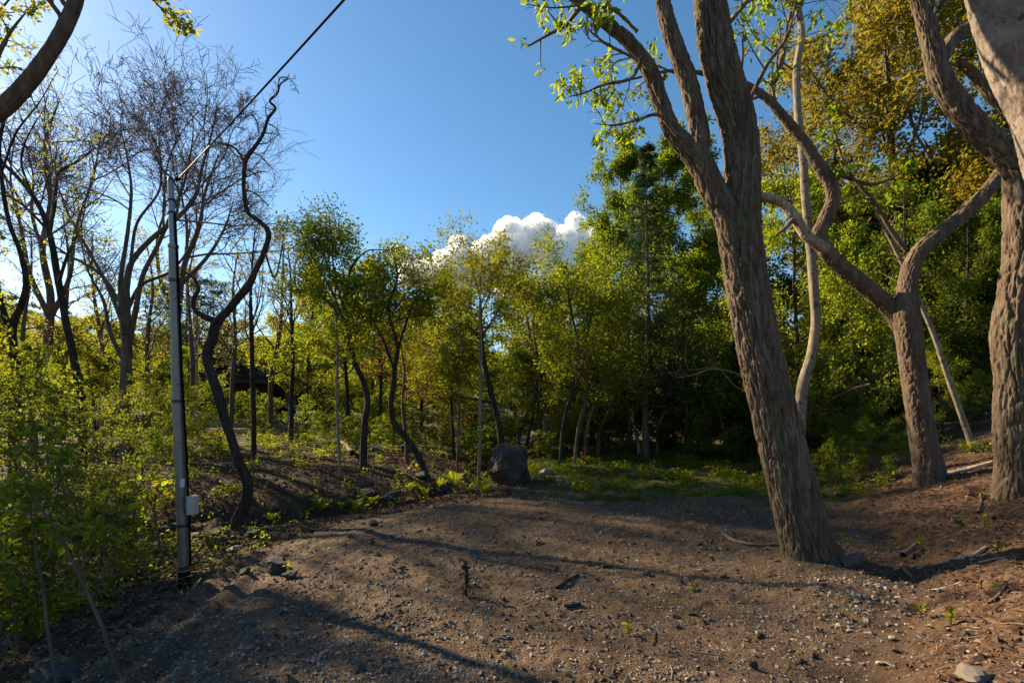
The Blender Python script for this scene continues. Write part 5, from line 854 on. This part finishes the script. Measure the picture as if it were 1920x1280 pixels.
# ferns
def frond(L, mat):
    m = MB(); n = 18; t = np.linspace(0, 1, n); P = np.stack([L*(0.35*t+0.35*t*t), np.zeros(n), L*(1.05*t-0.50*t*t)], 1); m.tube(P[::2], np.linspace(0.004, 0.0015, len(P[::2])), 4, False)
    k = np.arange(2, n); pos = np.repeat(P[k], 2, 0); sd = np.tile([1.0, -1.0], len(k)); tg = np.repeat(np.gradient(P, axis=0)[k], 2, 0); d = unit(tg)*0.55; d[:, 1] += sd; u = np.repeat(t[k], 2); ll = L*0.22*np.sin(np.pi*np.clip(u*0.92+0.06, 0, 1))**0.8+0.01; nn = np.tile(np.array([[-0.3, 0, 1.0]]), (len(pos), 1)); m.add(*leaves(pos, d, nn, ll, ll*0.20+0.005, 'rhomb', 0.1, 0.1))
    return mesh('frond', np.concatenate(m.v), m.groups(), mat)
FR = [frond(0.55, L_FERN), frond(0.48, L_FERN)]
for (px, py, sc, lab) in [(603, 962, 0.62, 'leftmost yellow-green fern of the row on the ditch edge'), (640, 958, 0.55, 'small fern second in the row on the ditch edge'), (668, 955, 0.6, 'upright fern third in the row on the ditch edge'), (697, 948, 0.6, 'fern at the end of the row near the rusty rock'), (797, 932, 0.7, 'tufted yellow fern left of the jagged rock'), (826, 918, 0.75, 'fern behind the jagged rock'), (852, 915, 1.0, 'tall bright fern between jagged rock and boulder'), (906, 930, 0.7, 'green fern standing before the boulder'), (905, 898, 0.6, 'shaded fern at the left foot of the boulder'), (998, 892, 0.9, 'green fern at the right side of the boulder'), (512, 980, 0.5, 'small lone fern near the twisted tree'), (1815, 850, 0.6, 'bright fern at the foot of the leaning pale stem'), (590, 800, 1.2, 'fern far back below the house'), (880, 925, 0.6, 'low fern beside the small dark rock'), (770, 925, 0.6, 'low fern at the ditch mouth')]:
    g = G(px, py); e = empty('fern', g, lab, 'fern', 'ferns along the ditch and banks'); nf = 9; a0 = rg.random()*6
    for k in range(nf):
        f = put('frond', FR[k % 2], e); f.rotation_euler = (rg.normal()*0.12, 0.05-0.35*rg.random(), a0+k*6.283/nf+rg.normal()*0.2); q = sc*(0.75+0.5*rg.random())*1.05; f.scale = (q, q, q)
# small green sprigs on the bank
def sprig(px, py, h, lab, lm=L_SPRING, n=9, L=0.05):
    g = G(px, py); e = empty('seedling', g, lab, 'seedling', 'seedlings on the bare soil'); P = np.array([[g+np.array([0, 0, -0.01]), g+np.array([rg.normal()*h*0.2, 0, h*0.6]), g+np.array([rg.normal()*h*0.3, 0, h])]]); V, Fq = tubes(P, np.array([[0.004, 0.003, 0.002]]), 5); mobj('stem', V, [Fq], M_TWIGB, e, True); m = MB(); m.add(*foliage(P, rg, n=n, L=L, spread=0.012, ratio=0.6, flat=1.2, shape='oval', t0=0.35)); m.build('foliage', lm, e, False, 'stuff')
for (px, py, h, lab) in [(1733, 1160, 0.10, 'bright seedling on the right bank soil'), (1782, 1165, 0.09, 'small seedling right of the bright one on the bank'), (1585, 1040, 0.22, 'leafy sprig at the right foot of the big trunk'), (1640, 1030, 0.16, 'dark sprig in the shade right of the trunk'), (1800, 1010, 0.22, 'dark leafy sprig in shade on the bank'), (1850, 1000, 0.2, 'leafy sprig further up the shaded bank'), (1880, 1050, 0.12, 'yellowish sprig on the bank at the picture edge'), (1725, 1030, 0.12, 'sprig beside the pale stick'), (560, 1010, 0.12, 'green sprig on the slope right of the twisted tree'), (540, 1075, 0.1, 'green sprig beside the slope rock'), (1300, 1105, 0.04, 'tiny green sprout on the gravel'), (1180, 1190, 0.05, 'tiny sprout by the long shadow'), (1830, 935, 0.15, 'yellow-green sprig below the log'), (1700, 905, 0.15, 'sprig at the foot of the Y tree')]: sprig(px, py, h, lab, L_SPRING if 'dark' not in lab else L_DARK)
# sticks and logs
def stick(pts, w, lab, mat=M_STICK, nm='stick', cat='stick', lift=0.35, forks=()):
    P = np.array([G(px, py) for px, py in pts]); r = w*0.5*P[:, 1].mean()/F; P[:, 2] += r*lift*2; e = empty(nm, P[0], lab, cat); R = np.linspace(r, r*0.6, len(P)); V, a, b = bark_tube(P, R, max(0.004, r*0.35), int(P[0, 0]*10) % 50, r*0.18, r*0.8, 4, 0.12); mobj('shaft', V, [a, b], mat, e, True)
    for f in forks:
        Q = np.array([G(px, py) for px, py in f]); Q[:, 2] += r+np.linspace(0, 0.02, len(Q)); V, a, b = bark_tube(Q, np.linspace(r*0.6, r*0.3, len(Q)), max(0.004, r*0.3), 3, r*0.1, r*0.8, 4, 0.1); mobj('fork', V, [a, b], mat, e, True)
stick([(1044, 1102), (1062, 1094), (1085, 1080)], 7, 'dark forked stick lying on the middle of the gravel', M_STICKD, forks=[[(1056, 1096), (1052, 1085), (1055, 1078)]])
stick([(1060, 1140), (1075, 1136), (1088, 1133)], 9, 'short dark stump of wood on the gravel', M_STICKD)
stick([(1020, 1064), (1050, 1070), (1085, 1074)], 3, 'thin pale twig behind the forked stick')
stick([(1355, 1005), (1380, 1018), (1420, 1024), (1458, 1024)], 7, 'brown fallen branch at the left foot of the big trunk')
stick([(1718, 903), (1760, 895), (1800, 885), (1862, 872)], 11, 'long bleached log on the slope below the Y tree', M_LOG, 'log', 'log')
stick([(1770, 1052), (1810, 1048), (1850, 1032)], 7, 'pale broken branch on the right bank', M_LOG)
stick([(1693, 1055), (1705, 1045), (1718, 1032)], 11, 'pale stick propped in the shade of the bank', M_STICK, lift=1.2); stick([(1692, 1062), (1702, 1078), (1710, 1085)], 10, 'brown stub of root right of the trunk', M_STICK)
stick([(1835, 1060), (1860, 1056), (1885, 1057)], 5, 'thin bleached stick near the picture edge', M_LOG); stick([(1740, 1110), (1770, 1102), (1800, 1096)], 4, 'thin dry stick on the bank litter', M_LOG); stick([(1855, 1130), (1875, 1115), (1885, 1105)], 5, 'grey stick lying up the bank', M_STICK)
stick([(1835, 960), (1840, 935), (1838, 925)], 6, 'upright broken stick below the rugged tree', M_STICK); stick([(1800, 1180), (1820, 1170), (1838, 1175)], 4, 'short stick on the bank soil', M_STICK); stick([(1225, 1210), (1228, 1198), (1230, 1185)], 3, 'tiny twig on the near gravel', M_STICKD)
stick([(355, 1108), (368, 1098), (378, 1088)], 5, 'pale stick at the base of the steel pole', M_LOG); stick([(660, 870), (648, 850), (630, 835)], 8, 'grey fallen branch leaning on the S-curved tree', M_STICK, lift=2)
g = G(876, 1118); e = empty('withered_stalk', g, 'dark withered stalk standing alone on the gravel', 'stalk')
P = np.array([g+np.array([0, 0, -0.03]), g+np.array([-0.012, 0, 0.10]), g+np.array([-0.006, 0, 0.20]), g+np.array([-0.02, 0, 0.29])]); V, a, b = bark_tube(P, np.array([0.009, 0.008, 0.006, 0.003]), 0.003, 5, 0.002, 0.006, 2, 0.1); mobj('stem', V, [a, b], M_STICKD, e, True)
m = MB(); m.add(*foliage(P[None], rg, n=150, L=0.04, spread=0.016, ratio=0.4, flat=0.2, droop=0.5, t0=0.1)); m.build('dead_leaves', plain('dead_leaf_dark', (0.035, 0.025, 0.02), 0.9), e, False, 'stuff')
# marker stakes near the house
for (px, py, h, col, lab) in [(567, 815, 0.5, (0.65, 0.02, 0.03), 'small red marker stake in the undergrowth below the house'), (1092, 866, 0.4, (0.6, 0.05, 0.02), 'tiny red marker at the wood edge right of the boulder'), (484, 805, 0.9, (0.75, 0.32, 0.02), 'orange stake leaning below the house')]:
    g = G(px, py); e = empty('marker_stake', g, lab, 'stake'); MB().box(g+np.array([0, 0, h/2-0.1]), (0.07, 0.05, h), 0.3, 0.01, 0.8).build('post', plain('stake_paint', col, 0.6), e); MB().box(g+np.array([0, 0, h-0.12]), (0.09, 0.07, 0.08), 0.3, 0.01).build('head', plain('stake_head', tuple(np.array(col)*0.8), 0.6), e)

# ------------------------------------------------------------------ cumulus clouds beyond the wood
def cloudmat():
    m, nd, lk, out = newmat('cloud'); p = nd.new('ShaderNodeBsdfPrincipled'); p.inputs['Base Color'].default_value = (0.97, 0.97, 0.97, 1); p.inputs['Roughness'].default_value = 1; p.inputs['Specular IOR Level'].default_value = 0
    p.inputs['Subsurface Weight'].default_value = 1.0; p.inputs['Subsurface Radius'].default_value = (1, 1, 1); p.inputs['Subsurface Scale'].default_value = 90.0; lk.new(p.outputs[0], out.inputs[0]); return m
M_CLOUD = cloudmat()
M_VAPOUR, _nd, _lk, _out = newmat('vapour'); _pv = _nd.new('ShaderNodeVolumePrincipled'); _pv.inputs['Color'].default_value = (1, 1, 1, 1); _pv.inputs['Density'].default_value = 0.02; _pv.inputs['Anisotropy'].default_value = 0.4; _lk.new(_pv.outputs[0], _out.inputs['Volume'])
def cloud(label, puffs, D=2600, seed=0, vox=7.0):
    """billows: big puffs carry smaller ones, welded into one skin"""
    r = np.random.default_rng(seed); V0, F0 = ICO[3]; V1, F1 = ICO[2]; m = MB(); c0 = at(puffs[0][0], puffs[0][1], D); e = empty('cloud', c0, label, 'cloud', 'cumulus clouds')
    for (px, py, w) in puffs:
        c = at(px, py, D); R = w*D/F*0.72; c[1] += r.normal()*R*0.6; m.add(V0*R+c-c0, F0)
        for k in range(16):
            u = unit(r.normal(size=3)); u[2] = abs(u[2])*0.9-0.15; R2 = R*(0.24+0.24*r.random()); c2 = c+u*R*0.92; m.add(V1*R2+c2-c0, F1)
            for j in range(4):
                u2 = unit(u+0.9*r.normal(size=3)); R3 = R2*(0.25+0.25*r.random()); m.add(V1*R3+c2+u2*R2*0.95-c0, F1)
    tmp = put('tmp', mesh('tmp', np.concatenate(m.v), m.groups(), M_CLOUD)); md = tmp.modifiers.new('w', 'REMESH'); md.mode = 'VOXEL'; md.voxel_size = vox; md.use_smooth_shade = True
    ms = tmp.modifiers.new('s', 'SMOOTH'); ms.iterations = 5; ms.factor = 0.5
    dg = bpy.context.evaluated_depsgraph_get(); me = bpy.data.meshes.new_from_object(tmp.evaluated_get(dg)); bpy.data.objects.remove(tmp)
    n = len(me.vertices); co = np.zeros(n*3, np.float32); me.vertices.foreach_get('co', co); nr = np.zeros(n*3, np.float32); me.vertices.foreach_get('normal', nr); co = co.reshape(-1, 3); nr = nr.reshape(-1, 3)
    co = co+nr*(14*fbm(co/60.0, 3)+7*np.abs(fbm(co/24.0+5, 3)))[:, None]; me.vertices.foreach_set('co', co.ravel().astype(np.float32)); me.polygons.foreach_set('use_smooth', np.ones(len(me.polygons), bool)); me.update()
    me.name = 'billows'; me.materials.clear(); me.materials.append(M_CLOUD); put('billows', me, e)
    sh = me.copy(); sh.name = 'vapour'; sh.vertices.foreach_set('co', (co+nr*(vox*2.2+vox*2.5*fbm(co/40.0+11, 3))[:, None]).ravel().astype(np.float32)); sh.update(); sh.materials.clear(); sh.materials.append(M_VAPOUR); put('vapour', sh, e); return e
cloud('large white cumulus cloud rising behind the trees in the middle', [(880, 500, 40), (850, 488, 30), (822, 505, 26), (908, 478, 32), (938, 470, 40), (960, 442, 30), (980, 470, 42), (1008, 448, 34), (1002, 424, 20), (1035, 470, 44), (1062, 445, 30), (1088, 436, 32), (1080, 418, 18), (1115, 455, 42), (1145, 470, 40), (858, 458, 16), (796, 508, 28), (770, 520, 26), (950, 510, 46), (1060, 505, 46), (840, 520, 36), (900, 520, 40)], 2600, 1)
cloud('small white cloud puff left of the large cumulus', [(758, 478, 14), (742, 470, 9), (770, 490, 12), (735, 485, 8)], 2600, 2, 4.0)
